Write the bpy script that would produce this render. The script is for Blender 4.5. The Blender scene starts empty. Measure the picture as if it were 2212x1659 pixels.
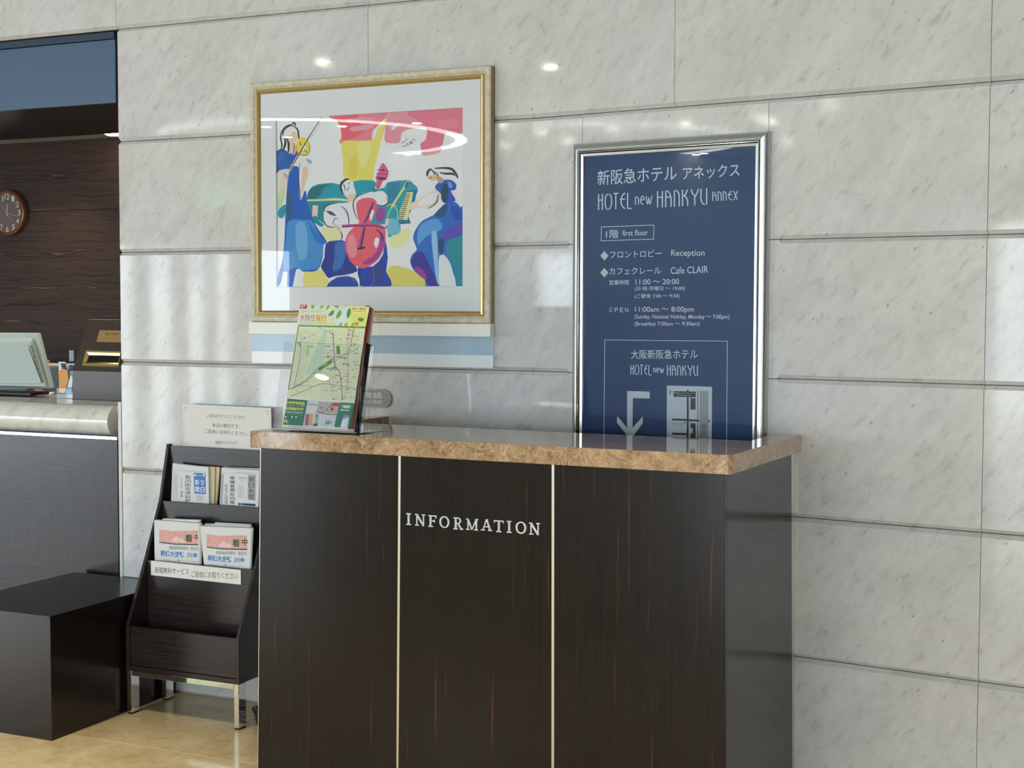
import bpy, bmesh, math, random
from mathutils import Vector, Matrix
random.seed(7)
S = bpy.context.scene
COL = S.collection

# ------------------------------------------------------------------ camera, world, exposure
F, PIT, ROL = 3087.56, .0533, .0028
CAM = Vector((0, 0, 1.52))
cd = bpy.data.cameras.new('camera'); cam = bpy.data.objects.new('camera', cd); COL.objects.link(cam)
cd.sensor_fit = 'HORIZONTAL'; cd.sensor_width = 36; cd.lens = 36 * F / 2212; cd.clip_start = .05; cd.clip_end = 200
cp, sp = math.cos(PIT), math.sin(PIT)
cam.matrix_world = Matrix.Translation(CAM) @ Matrix(((1, 0, 0, 0), (0, sp, -cp, 0), (0, cp, sp, 0), (0, 0, 0, 1))) @ Matrix.Rotation(ROL, 4, 'Z')
S.camera = cam
S.view_settings.view_transform = 'Standard'; S.view_settings.look = 'None'; S.view_settings.gamma = 1
S.view_settings.use_curve_mapping = False
S.view_settings.exposure = 0.50
S.cycles.use_denoising = True
S.cycles.max_bounces = 10; S.cycles.diffuse_bounces = 4; S.cycles.glossy_bounces = 4; S.cycles.transmission_bounces = 8; S.cycles.transparent_max_bounces = 48
S.cycles.caustics_refractive = False; S.cycles.caustics_reflective = False
S.cycles.sample_clamp_indirect = 6
w = bpy.data.worlds.new('daylight'); S.world = w; w.use_nodes = True
bg = w.node_tree.nodes['Background']; bg.inputs[0].default_value = (.80, .91, 1.0, 1); bg.inputs[1].default_value = 6.0

# ------------------------------------------------------------------ helpers
def lin(c):
    return tuple((x / 255 / 12.92) if x / 255 <= .04045 else ((x / 255 + .055) / 1.055) ** 2.4 for x in c) + (1,)
def ray(x, y):
    a = x - 1106; b = y - 829.5; c, s = math.cos(ROL), math.sin(ROL)
    X = c * a + s * b; Y = -s * a + c * b; u = X / F; v = -Y / F
    return Vector((u, cp + v * sp, -sp + v * cp))
def onz(x, y, z):
    r = ray(x, y); return CAM + r * ((z - CAM.z) / r.z)
class Pl:
    """plane through p, spanned by unit ex (to the right) and ey (up); n points away from the room"""
    def __init__(s, p, ex, ey):
        s.p = Vector(p); s.ex = Vector(ex).normalized(); s.ey = Vector(ey).normalized(); s.n = s.ey.cross(s.ex).normalized()
    def px(s, x, y, off=0):
        r = ray(x, y); q = s.p + s.n * off
        return CAM + r * ((q - CAM).dot(s.n) / r.dot(s.n))
    def uv(s, x, y):
        P = s.px(x, y) - s.p; return (P.dot(s.ex), P.dot(s.ey))
    def at(s, u, v, off=0):
        return s.p + s.ex * u + s.ey * v + s.n * off
    def off(s, o):
        return Pl(s.p + s.n * o, s.ex, s.ey)
Z = Vector((0, 0, 1))
m1 = math.hypot(1, .4541); n1 = Vector((.4541 / m1, 1 / m1, 0)); d1 = Vector((1 / m1, -.4541 / m1, 0)); D1 = 4.9606 / m1
m2 = math.hypot(1, .6293); n2 = Vector((.6293 / m2, 1 / m2, 0)); d2 = Vector((1 / m2, -.6293 / m2, 0)); D2 = (4.9606 + (.6293 - .4541) * .0671) / m2
W1 = Pl(n1 * D1, d1, Z); W2 = Pl(n2 * D2, d2, Z)
th = .4641; dc = Vector((math.cos(th), -math.sin(th), 0)); nc = Vector((math.sin(th), math.cos(th), 0))
ZC = 1.13; K = onz(1580.4, 983.4, ZC)
def C(u, q, z): return K + dc * u + nc * q + Z * (z - ZC)
def R(u, q, z): return d1 * u + n1 * (D1 + q) + Z * z            # frame of the left wall run
CF = Pl(K, dc, Z)                                                # plane of the counter's front edge (v is height - ZC)
def RF(q): return Pl(n1 * (D1 + q), d1, Z)

def setp(o, label=None, cat=None, group=None, kind=None):
    if label: o['label'] = label
    if cat: o['category'] = cat
    if group: o['group'] = group
    if kind: o['kind'] = kind
    return o
def origin(o):
    v = Vector((0, 0, 0))
    while o is not None: v += o.location; o = o.parent
    return v
def thing(name, loc, label, cat, group=None, kind=None):
    o = bpy.data.objects.new(name, None); COL.objects.link(o); o.location = loc; o.empty_display_size = .05
    return setp(o, label, cat, group, kind)
def mesh(name, verts, faces, mats, parent=None, loc=None, smooth=False, midx=None, bevel=0, seg=2):
    base = origin(parent) if parent is not None else Vector((0, 0, 0))
    L = Vector(loc) - base if loc is not None else Vector((0, 0, 0))
    o0 = base + L
    me = bpy.data.meshes.new(name); me.from_pydata([tuple(Vector(v) - o0) for v in verts], [], faces)
    if not isinstance(mats, (list, tuple)): mats = [mats]
    for m in mats: me.materials.append(m)
    if midx:
        for p, i in zip(me.polygons, midx): p.material_index = i
    bm = bmesh.new(); bm.from_mesh(me)
    if bevel:
        bmesh.ops.remove_doubles(bm, verts=bm.verts, dist=1e-6)
        bmesh.ops.recalc_face_normals(bm, faces=bm.faces)
        e = [x for x in bm.edges if len(x.link_faces) == 2 and x.calc_face_angle(0) > .5]
        bmesh.ops.bevel(bm, geom=e, offset=bevel, segments=seg, affect='EDGES', profile=.5, clamp_overlap=True)
    bmesh.ops.recalc_face_normals(bm, faces=bm.faces)
    bm.to_mesh(me); bm.free()
    if smooth:
        me.polygons.foreach_set('use_smooth', [True] * len(me.polygons))
        try: me.set_sharp_from_angle(angle=.6)
        except Exception: pass
    o = bpy.data.objects.new(name, me); COL.objects.link(o); o.location = L
    if parent is not None: o.parent = parent
    return o
BOXF = [(0, 1, 2, 3), (7, 6, 5, 4), (0, 4, 5, 1), (1, 5, 6, 2), (2, 6, 7, 3), (3, 7, 4, 0)]
def hexa(name, q8, mat, parent=None, **k): return mesh(name, q8, BOXF, mat, parent, **k)
def box(fr, u, q, z):
    """8 corners in a frame function fr(u,q,z)"""
    return [fr(u[0], q[0], z[0]), fr(u[1], q[0], z[0]), fr(u[1], q[0], z[1]), fr(u[0], q[0], z[1]),
            fr(u[0], q[1], z[0]), fr(u[1], q[1], z[0]), fr(u[1], q[1], z[1]), fr(u[0], q[1], z[1])]
def prismd(pts, vec):
    n = len(pts); v = [Vector(p) for p in pts] + [Vector(p) + vec for p in pts]
    f = [tuple(range(n)), tuple(range(2 * n - 1, n - 1, -1))] + [(i, (i + 1) % n, n + (i + 1) % n, n + i) for i in range(n)]
    return v, f
def prism(name, pts, vec, mat, parent=None, **k):
    v, f = prismd(pts, vec); return mesh(name, v, f, mat, parent, **k)
def join(parts):
    V = []; Fc = []
    for v, f in parts:
        b = len(V); V += list(v); Fc += [tuple(i + b for i in x) for x in f]
    return V, Fc
def cyl(a, b, r, n=24, r2=None):
    a = Vector(a); b = Vector(b); ax = (b - a).normalized(); t = ax.orthogonal().normalized(); s = ax.cross(t); r2 = r if r2 is None else r2
    v = [a + (t * math.cos(2 * math.pi * i / n) + s * math.sin(2 * math.pi * i / n)) * r for i in range(n)] + \
        [b + (t * math.cos(2 * math.pi * i / n) + s * math.sin(2 * math.pi * i / n)) * r2 for i in range(n)]
    f = [tuple(range(n - 1, -1, -1)), tuple(range(n, 2 * n))] + [(i, (i + 1) % n, n + (i + 1) % n, n + i) for i in range(n)]
    return v, f
def tube(pts, r, n=8):
    pts = [Vector(p) for p in pts]; V = []; Fc = []; up = Z
    for i, p in enumerate(pts):
        t = (pts[min(i + 1, len(pts) - 1)] - pts[max(i - 1, 0)]).normalized()
        a = t.cross(up); a = a.normalized() if a.length > 1e-4 else t.orthogonal().normalized(); b = t.cross(a)
        V += [p + (a * math.cos(2 * math.pi * k / n) + b * math.sin(2 * math.pi * k / n)) * r for k in range(n)]
    for i in range(len(pts) - 1):
        Fc += [(i * n + k, i * n + (k + 1) % n, (i + 1) * n + (k + 1) % n, (i + 1) * n + k) for k in range(n)]
    Fc += [tuple(range(n)), tuple(range(len(V) - 1, len(V) - n - 1, -1))]
    return V, Fc

# ------------------------------------------------------------------ materials
MATS = {}
class NT:
    def __init__(s, name, **kw):
        s.m = bpy.data.materials.new(name); s.m.use_nodes = True; s.t = s.m.node_tree; s.b = s.t.nodes['Principled BSDF']
        for k, v in kw.items(): s.set(k, v)
    def set(s, k, v):
        k = k.replace('_', ' ')
        names = {'color': 'Base Color', 'rough': 'Roughness', 'metal': 'Metallic', 'ior': 'IOR', 'trans': 'Transmission Weight', 'spec': 'Specular IOR Level',
                 'coat': 'Coat Weight', 'coatrough': 'Coat Roughness', 'emc': 'Emission Color', 'ems': 'Emission Strength', 'alpha': 'Alpha', 'sheen': 'Sheen Weight'}
        i = s.b.inputs[names.get(k, k)]
        if hasattr(v, 'is_linked') or isinstance(v, bpy.types.NodeSocket): s.t.links.new(v, i)
        else: i.default_value = v
        return s
    def n(s, typ, ins=None, **props):
        nd = s.t.nodes.new(typ)
        for k, v in props.items(): setattr(nd, k, v)
        for k, v in (ins or {}).items():
            if isinstance(v, bpy.types.NodeSocket): s.t.links.new(v, nd.inputs[k])
            else: nd.inputs[k].default_value = v
        return nd
    def coord(s, rot=(0, 0, 0), scale=(1, 1, 1), rnd=0, world=False):
        if world: c = s.n('ShaderNodeNewGeometry').outputs['Position']
        else: c = s.n('ShaderNodeTexCoord').outputs['Object']
        if rnd:
            oi = s.n('ShaderNodeObjectInfo').outputs['Random']
            mu = s.n('ShaderNodeMath', {0: oi, 1: rnd}, operation='MULTIPLY').outputs[0]
            cb = s.n('ShaderNodeCombineXYZ', {0: mu, 1: mu, 2: mu}).outputs[0]
            c = s.n('ShaderNodeVectorMath', {0: c, 1: cb}, operation='ADD').outputs[0]
        a = s.n('ShaderNodeMapping', {'Vector': c, 'Rotation': rot}, vector_type='POINT').outputs[0]
        return s.n('ShaderNodeMapping', {'Vector': a, 'Scale': scale}, vector_type='POINT').outputs[0]
    def noise(s, vec, scale=5, detail=4, rough=.5, dist=0):
        return s.n('ShaderNodeTexNoise', {'Vector': vec, 'Scale': scale, 'Detail': detail, 'Roughness': rough, 'Distortion': dist}).outputs['Fac']
    def ramp(s, fac, stops):
        r = s.n('ShaderNodeValToRGB', {'Fac': fac}); e = r.color_ramp.elements
        while len(e) < len(stops): e.new(.5)
        for el, (p, c) in zip(e, stops): el.position = p; el.color = c if len(c) == 4 else tuple(c) + (1,)
        return r.outputs[0]
    def mix(s, fac, a, b, mode='MIX'):
        m = s.n('ShaderNodeMix', data_type='RGBA', blend_type=mode)
        for k, v in ((0, fac), (6, a), (7, b)):
            if isinstance(v, bpy.types.NodeSocket): s.t.links.new(v, m.inputs[k])
            else: m.inputs[k].default_value = v
        return m.outputs[2]
    def bump(s, h, strength=.1, dist=.01):
        s.t.links.new(s.n('ShaderNodeBump', {'Height': h, 'Strength': strength, 'Distance': dist}).outputs[0], s.b.inputs['Normal']); return s
G = lambda v: (v, v, v, 1)
def flat(rgb, rough=.5, **k):
    key = ('flat', tuple(rgb), rough, tuple(sorted(k.items())))
    if key not in MATS: MATS[key] = NT('paint_%d_%d_%d' % tuple(rgb), color=lin(rgb), rough=rough, **k).m
    return MATS[key]

def marble(name, rot_z, light=(.66, .65, .635), rnd=9):
    a = NT(name, rough=.07)
    c = a.n('ShaderNodeNewGeometry').outputs['Position']
    oc = a.n('ShaderNodeVectorMath', {0: a.n('ShaderNodeObjectInfo').outputs['Color'], 1: (9., 9., 9.)}, operation='MULTIPLY').outputs[0]
    c = a.n('ShaderNodeVectorMath', {0: c, 1: oc}, operation='ADD').outputs[0]
    c = a.n('ShaderNodeMapping', {'Vector': c, 'Rotation': (0, 0, rot_z)}, vector_type='POINT').outputs[0]
    c = a.n('ShaderNodeMapping', {'Vector': c, 'Rotation': (0, math.radians(52), 0)}, vector_type='POINT').outputs[0]
    c2 = a.n('ShaderNodeMapping', {'Vector': c, 'Scale': (1, 1, 2.3)}, vector_type='POINT').outputs[0]
    cloud = a.ramp(a.noise(c2, 3.0, 6, .62, .5), [(.32, G(.88)), (.60, G(1))])
    soft = a.ramp(a.noise(c2, 16, 8, .72, .3), [(.28, G(.66)), (.42, G(.93)), (.56, G(1))])
    vein = a.ramp(a.noise(c2, 7.0, 11, .76, .8), [(.27, G(.30)), (.33, G(.84)), (.39, G(1))])
    vo = a.n('ShaderNodeTexVoronoi', {'Vector': c2, 'Scale': 17.})
    sel = a.n('ShaderNodeMath', {0: a.n('ShaderNodeSeparateColor', {0: vo.outputs['Color']}).outputs[0], 1: .84}, operation='GREATER_THAN').outputs[0]
    rad = a.n('ShaderNodeMath', {0: vo.outputs['Distance'], 1: a.n('ShaderNodeMath', {0: a.noise(c, 60, 3, .6), 1: .16}, operation='MULTIPLY').outputs[0]}, operation='SUBTRACT').outputs[0]
    spot = a.ramp(rad, [(0., G(.6)), (.035, G(.88)), (.075, G(1))])
    speck = a.mix(sel, G(1), spot)
    tint = a.mix(a.ramp(a.noise(c, 1.7, 3), [(.35, G(0)), (.7, G(1))]), (light[0], light[1], light[2] * 1.02, 1), (light[0] * 1.01, light[1], light[2] * .95, 1))
    k = a.mix(1, tint, cloud, 'MULTIPLY'); k = a.mix(1, k, soft, 'MULTIPLY'); k = a.mix(1, k, vein, 'MULTIPLY'); k = a.mix(1, k, speck, 'MULTIPLY')
    a.set('color', k); a.set('rough', a.ramp(a.noise(c, 9, 3), [(.3, G(.035)), (.7, G(.07))]))
    return a.m
M_W1 = marble('white_marble', .495); M_W2 = M_W1
M_ROLL = marble('cream_marble', math.atan(.4541), (.80, .78, .72), 3)

def emperador(name):
    a = NT(name, rough=.06)
    c = a.coord((0, 0, th)); c0 = c
    base = a.ramp(a.noise(c, 22, 8, .7, .8), [(.28, lin((100, 76, 56))), (.45, lin((150, 120, 90))), (.58, lin((176, 146, 112))), (.72, lin((200, 172, 138)))])
    wv = a.n('ShaderNodeVectorMath', {0: c, 1: a.n('ShaderNodeVectorMath', {0: a.n('ShaderNodeTexNoise', {'Vector': c, 'Scale': 14., 'Detail': 4.}).outputs['Color'], 1: (.09, .09, .09)}, operation='MULTIPLY').outputs[0]}, operation='ADD').outputs[0]
    rid = lambda sc_, d_, lo, hi_: a.ramp(a.n('ShaderNodeMath', {0: a.n('ShaderNodeMath', {0: a.noise(c, sc_, 5, .62, d_), 1: .5}, operation='SUBTRACT').outputs[0]}, operation='ABSOLUTE').outputs[0], [(0., G(1)), (lo, G(.4)), (hi_, G(0))])
    k = a.mix(rid(9, 1.6, .006, .016), base, lin((212, 182, 144))); k = a.mix(rid(23, 2.2, .010, .026), k, lin((196, 164, 126)))
    a.set('color', k); return a.m
M_EMP = emperador('brown_emperador_marble')

def ebony(name, rot_z, axis='z', dark=(20, 17, 18), mid=(40, 32, 29), hi=(86, 58, 40), rough=.16, fine=1., spec=.5, wavy=0.):
    a = NT(name, spec=spec)
    sc = {'z': (95 * fine, 95 * fine, 1.1), 'x': (1.4, 60 * fine, 60 * fine), 'y': (60 * fine, 1.2, 60 * fine)}[axis]
    c = a.coord((0, 0, rot_z))
    if wavy:
        d = a.n('ShaderNodeVectorMath', {0: a.n('ShaderNodeTexNoise', {'Vector': c, 'Scale': 3.5, 'Detail': 3.}).outputs['Color'], 1: (0, 0, wavy)}, operation='MULTIPLY').outputs[0]
        c = a.n('ShaderNodeVectorMath', {0: c, 1: d}, operation='ADD').outputs[0]
    c = a.n('ShaderNodeMapping', {'Vector': c, 'Scale': sc}, vector_type='POINT').outputs[0]
    g = a.noise(c, 1.0, 5, .65)
    k = a.ramp(g, [(.32, lin(dark)), (.52, lin(mid)), (.62, lin(dark)), (.70, lin(hi)), (.74, lin(mid))])
    g2 = a.noise(c, 3.1, 3, .6)
    k = a.mix(a.ramp(g2, [(.55, G(0)), (.72, G(.6))]), k, lin(mid))
    a.set('color', k); a.set('rough', rough); return a.m
M_EBONY = ebony('ebony_veneer', th, dark=(14, 11, 11), mid=(30, 23, 20), hi=(84, 54, 36), spec=.32)
M_RACK = ebony('dark_oak_laminate', math.atan(.4541), 'x', (30, 25, 26), (46, 38, 38), (62, 48, 42), rough=.22)
M_BENCH = ebony('dark_bench_laminate', math.atan(.4541), 'x', (18, 14, 14), (30, 24, 24), (44, 34, 32), rough=.2)
M_BACK = ebony('zebrano_wall_veneer', math.atan(.4541), 'x', (20, 14, 11), (58, 40, 29), (112, 78, 52), rough=.45, fine=.75, wavy=.05, spec=.15)
M_BOX = ebony('brown_woven_laminate', math.atan(.4541), 'z', (58, 46, 42), (70, 57, 52), (76, 64, 60), rough=.35, fine=3)

def square_veneer(cx):
    """concentric quarter-matched veneer around a centre point given in world space"""
    a = NT('square_matched_veneer', rough=.17, spec=.3)
    c = a.n('ShaderNodeVectorMath', {0: a.n('ShaderNodeNewGeometry').outputs['Position'], 1: tuple(cx)}, operation='SUBTRACT').outputs[0]
    c = a.n('ShaderNodeMapping', {'Vector': c, 'Rotation': (0, 0, math.atan(.4541))}, vector_type='POINT').outputs[0]
    nz = a.n('ShaderNodeTexNoise', {'Vector': c, 'Scale': 6., 'Detail': 3.}).outputs['Color']
    c = a.n('ShaderNodeVectorMath', {0: c, 1: a.n('ShaderNodeVectorMath', {0: nz, 1: (.03, 0, .03)}, operation='MULTIPLY').outputs[0]}, operation='ADD').outputs[0]
    x = a.n('ShaderNodeSeparateXYZ', {0: c})
    ax = a.n('ShaderNodeMath', {0: x.outputs[0]}, operation='ABSOLUTE').outputs[0]; az = a.n('ShaderNodeMath', {0: x.outputs[2]}, operation='ABSOLUTE').outputs[0]
    mx = a.n('ShaderNodeMath', {0: ax, 1: az}, operation='MAXIMUM').outputs[0]; mn = a.n('ShaderNodeMath', {0: ax, 1: az}, operation='MINIMUM').outputs[0]
    v = a.n('ShaderNodeCombineXYZ', {0: a.n('ShaderNodeMath', {0: mx, 1: 75.}, operation='MULTIPLY').outputs[0], 1: a.n('ShaderNodeMath', {0: mn, 1: 2.5}, operation='MULTIPLY').outputs[0]}).outputs[0]
    k = a.ramp(a.noise(v, 1., 5, .6), [(.33, lin((22, 20, 24))), (.5, lin((50, 42, 42))), (.6, lin((28, 25, 28))), (.7, lin((78, 60, 52)))])
    a.set('color', k); return a.m

def floor_mat():
    a = NT('beige_limestone'); c = a.coord((0, 0, .6), (1, 1, 1), 5)
    k = a.ramp(a.noise(c, 5, 7, .65, .5), [(.3, lin((212, 184, 136))), (.55, lin((230, 206, 160))), (.75, lin((242, 222, 184)))])
    bl = a.ramp(a.noise(c, 30, 4, .6), [(.35, G(.86)), (.5, G(1))])
    sp_ = a.ramp(a.noise(a.n('ShaderNodeMapping', {'Vector': c, 'Scale': (1, 3, 1)}, vector_type='POINT').outputs[0], 14, 5, .7), [(.66, G(0)), (.72, G(1))])
    k = a.mix(1, k, bl, 'MULTIPLY'); k = a.mix(sp_, k, lin((236, 222, 196)))
    a.set('color', k); a.set('rough', .12); return a.m
M_FLOOR = floor_mat()
M_CHROME = NT('polished_chrome', color=(.86, .88, .9, 1), metal=1., rough=.05).m
M_STEEL = NT('satin_aluminium', color=(.60, .62, .63, 1), metal=1., rough=.27).m
M_BRUSH = NT('warm_metal_strip', color=(.72, .66, .54, 1), metal=1., rough=.28).m
M_BRASS = NT('brass', color=(.86, .62, .22, 1), metal=1., rough=.16).m
def thin_glass(name, tint, ior):
    m = bpy.data.materials.new(name); m.use_nodes = True; t = m.node_tree; t.nodes.clear()
    o = t.nodes.new('ShaderNodeOutputMaterial'); mx = t.nodes.new('ShaderNodeMixShader'); tr_ = t.nodes.new('ShaderNodeBsdfTransparent'); gs = t.nodes.new('ShaderNodeBsdfGlossy'); fr = t.nodes.new('ShaderNodeFresnel')
    fr.inputs['IOR'].default_value = ior; tr_.inputs[0].default_value = tint; gs.inputs['Roughness'].default_value = .0; gs.inputs['Color'].default_value = (1, 1, 1, 1)
    t.links.new(fr.outputs[0], mx.inputs[0]); t.links.new(tr_.outputs[0], mx.inputs[1]); t.links.new(gs.outputs[0], mx.inputs[2]); t.links.new(mx.outputs[0], o.inputs[0]); return m
M_GLASS = thin_glass('clear_glass', (1, 1, 1, 1), 1.33)
M_ACRYL = thin_glass('clear_acrylic', (.995, .997, 1, 1), 1.22)
M_CREAM = NT('speckled_cream_frame', rough=.45)
_c = M_CREAM.coord(); M_CREAM.set('color', M_CREAM.mix(M_CREAM.ramp(M_CREAM.noise(_c, 260, 3), [(.24, G(1)), (.32, G(0))]), M_CREAM.ramp(M_CREAM.noise(_c, 60, 4), [(.3, lin((186, 176, 152))), (.7, lin((214, 206, 184)))]), lin((110, 96, 74)))); M_CREAM = M_CREAM.m
M_GOLD = NT('gold_leaf', color=lin((206, 176, 116)), metal=.6, rough=.35).m
M_DGOLD = NT('dull_gold', color=lin((132, 112, 76)), metal=.4, rough=.45).m
M_NAVYP = NT('slate_blue_sign_face', color=lin((66, 92, 122)), rough=.3, coat=.4).m
M_BLACK = flat((18, 17, 17), .4)
M_WHITE = flat((236, 236, 232), .35)
M_WALLP = flat((226, 224, 218), .6)
M_PAPER = flat((232, 232, 228), .6)
M_LAMP = NT('lamp_glow', color=(1, 1, 1, 1), emc=(1., .93, .82, 1), ems=60.).m
M_COVE = NT('cove_glow', color=(1, 1, 1, 1), emc=(.92, .98, 1., 1), ems=7.).m

# ------------------------------------------------------------------ the room shell
CEIL = 3.476
def slab(name, pts, vec, mat, **k):
    o = prism(name, pts, vec, mat, **k); return setp(o, kind='structure')
# floor: slab below, single tiles in the part of the room around the view
fl = slab('floor', [(-11.2, -8, -.012), (9, -8, -.012), (9, 9, -.012), (-11.2, 9, -.012)], Vector((0, 0, -.1)), flat((120, 100, 74), .6))
TS = .499
tile_me = None
U0, Q0 = -3.015, -.604
def tile_mesh():
    g = .0009; h = TS / 2 - g; b = .0012
    v = [(-h, -h, -.012), (h, -h, -.012), (h, h, -.012), (-h, h, -.012), (-h, -h, -b), (h, -h, -b), (h, h, -b), (-h, h, -b),
         (-h + b, -h + b, 0), (h - b, -h + b, 0), (h - b, h - b, 0), (-h + b, h - b, 0)]
    f = [(0, 1, 5, 4), (1, 2, 6, 5), (2, 3, 7, 6), (3, 0, 4, 7), (4, 5, 9, 8), (5, 6, 10, 9), (6, 7, 11, 10), (7, 4, 8, 11), (8, 9, 10, 11)]
    me = bpy.data.meshes.new('floor_tile'); me.from_pydata(v, [], f); me.materials.append(M_FLOOR); return me
tile_me = tile_mesh()
for i in range(-6, 10):
    for j in range(-9, 5):
        u = U0 + (i + .5) * TS; q = Q0 + (j + .5) * TS
        p = R(u, q, 0)
        t = bpy.data.objects.new('tile', tile_me); COL.objects.link(t); t.parent = fl; t.location = p; t.rotation_euler = (0, 0, -math.atan(.4541))
# the rest of the floor surface around the tiled part
def ring(o, i):
    v = o + i; f = [(k, (k + 1) % 4, 4 + (k + 1) % 4, 4 + k) for k in range(4)]; return v, f
ic = [R(U0 - 6 * TS, Q0 - 9 * TS, 0), R(U0 + 10 * TS, Q0 - 9 * TS, 0), R(U0 + 10 * TS, Q0 + 5 * TS, 0), R(U0 - 6 * TS, Q0 + 5 * TS, 0)]
v, f = ring([Vector((-11.2, -8, 0)), Vector((9, -8, 0)), Vector((9, 9, 0)), Vector((-11.2, 9, 0))], ic)
mesh('far_floor_surface', v, f, M_FLOOR, fl)

# marble wall: panels with a V groove along their long edges
wall = thing('wall_back', R(-2.5, 0, 0), None, None, kind='structure')
XB = .0671
def split_u(P):                                                     # run coordinate along the bent wall
    return P
GR = [-.003, .432, .871, 1.301, 1.734, 2.169, 2.607, 3.042, 3.476]
CH, GD = .0118, .0145
SEED = [0]
def panel(pl, mat, u0, u1, z0, z1, top=(None, None), bot=(None, None), th_=.03, ch=True):
    """top / bot: (start, end) of the chamfer along u; None = runs to the panel edge"""
    g = .0008; z0g, z1g = z0 + .0013, z1 - .0013; seam0 = pl is W2 and abs(u0 - VK) < 1e-6; seam1 = pl is W1 and abs(u1 - UK) < 1e-6
    u0 += 0 if seam0 else g; u1 -= 0 if seam1 else g
    rr = random.Random(int(z0 * 1000) if (seam0 or seam1) else int(z0 * 1000 + u0 * 7777))
    P = lambda u, q, z: pl.at(u, z, q)
    V = []; Fc = []
    def a(*p): V.append(P(*p)); return len(V) - 1
    us = (u0, u1)
    def edge(zz, s, lim):
        # list of front-edge verts left->right and the chamfer faces; s = +1 top, -1 bottom
        zi = zz - s * CH
        a0 = lim[0] if lim[0] is not None else u0; a1 = lim[1] if lim[1] is not None else u1
        front = []; 
        if not ch:
            f0 = a(u0, 0, zz); f1 = a(u1, 0, zz); return [f0, f1], [f0, f1]
        if a0 > u0: front.append(a(u0, 0, zz))
        l_in = a(a0 + (CH if a0 > u0 else 0), 0, zi); l_bk = a(a0 + (CH if a0 > u0 else 0), GD, zz)
        l_pt = a(a0, 0, zz) if a0 > u0 else None
        r_in = a(a1 - (CH if a1 < u1 else 0), 0, zi); r_bk = a(a1 - (CH if a1 < u1 else 0), GD, zz)
        r_pt = a(a1, 0, zz) if a1 < u1 else None
        if l_pt is not None: front.append(l_pt)
        front += [l_in, r_in]
        if r_pt is not None: front.append(r_pt)
        Fc.append((l_in, r_in, r_bk, l_bk))
        if l_pt is not None: Fc.append((l_pt, l_in, l_bk))
        if r_pt is not None: Fc.append((r_pt, r_bk, r_in))
        outer = []
        if l_pt is not None: outer += [front[0], l_pt]
        outer += [l_bk, r_bk]
        if r_pt is not None: outer.append(r_pt)
        if a1 < u1: e = a(u1, 0, zz); front.append(e); outer.append(e)
        return front, outer
    ft, ot = edge(z1g, 1, top); fb, ob = edge(z0g, -1, bot)
    Fc.append(tuple(fb + ft[::-1]))
    b = [a(u0, th_, z0g), a(u1, th_, z0g), a(u1, th_, z1g), a(u0, th_, z1g)]
    Fc.append(tuple(ot + [b[2], b[3]])); Fc.append(tuple(ob + [b[1], b[0]]))
    Fc.append((ft[0], ot[0], b[3], b[0], ob[0], fb[0]) if ot[0] != ft[0] else (ft[0], b[3], b[0], fb[0]))
    Fc.append((ft[-1], ot[-1], b[2], b[1], ob[-1], fb[-1]) if ot[-1] != ft[-1] else (ft[-1], b[2], b[1], fb[-1]))
    Fc.append(tuple(b[::-1]))
    Fc[:] = [tuple(dict.fromkeys(x)) for x in Fc]
    o = mesh('marble_panel', V, Fc, mat, wall, loc=P((u0 + u1) / 2, 0, (z0 + z1) / 2))
    o.color = (rr.random(), rr.random(), rr.random(), 1); return o
UL = W1.uv(259.5, 600)[0]                    # left end of the wall
UK = (Vector((XB, 4.9606 - .4541 * XB, 0))).dot(d1)    # the bend, in W1's u
VK = (Vector((XB, 4.9606 - .4541 * XB, 0))).dot(d2)    # the same in W2's u
u795 = W1.uv(795, 60)[0]; u250 = W1.uv(250.5, 40)[0]
v1457 = W2.uv(1457.5, 110)[0]; v2143 = W2.uv(2141, 120)[0]; v1258 = W2.uv(1258, 280)[0]; v1661 = W2.uv(1661, 250)[0]; v2132 = W2.uv(2134, 440)[0]
VEND = VK + 5.6
sL, sR = W2.uv(1231, 531)[0], W2.uv(1681, 518)[0]
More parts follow.
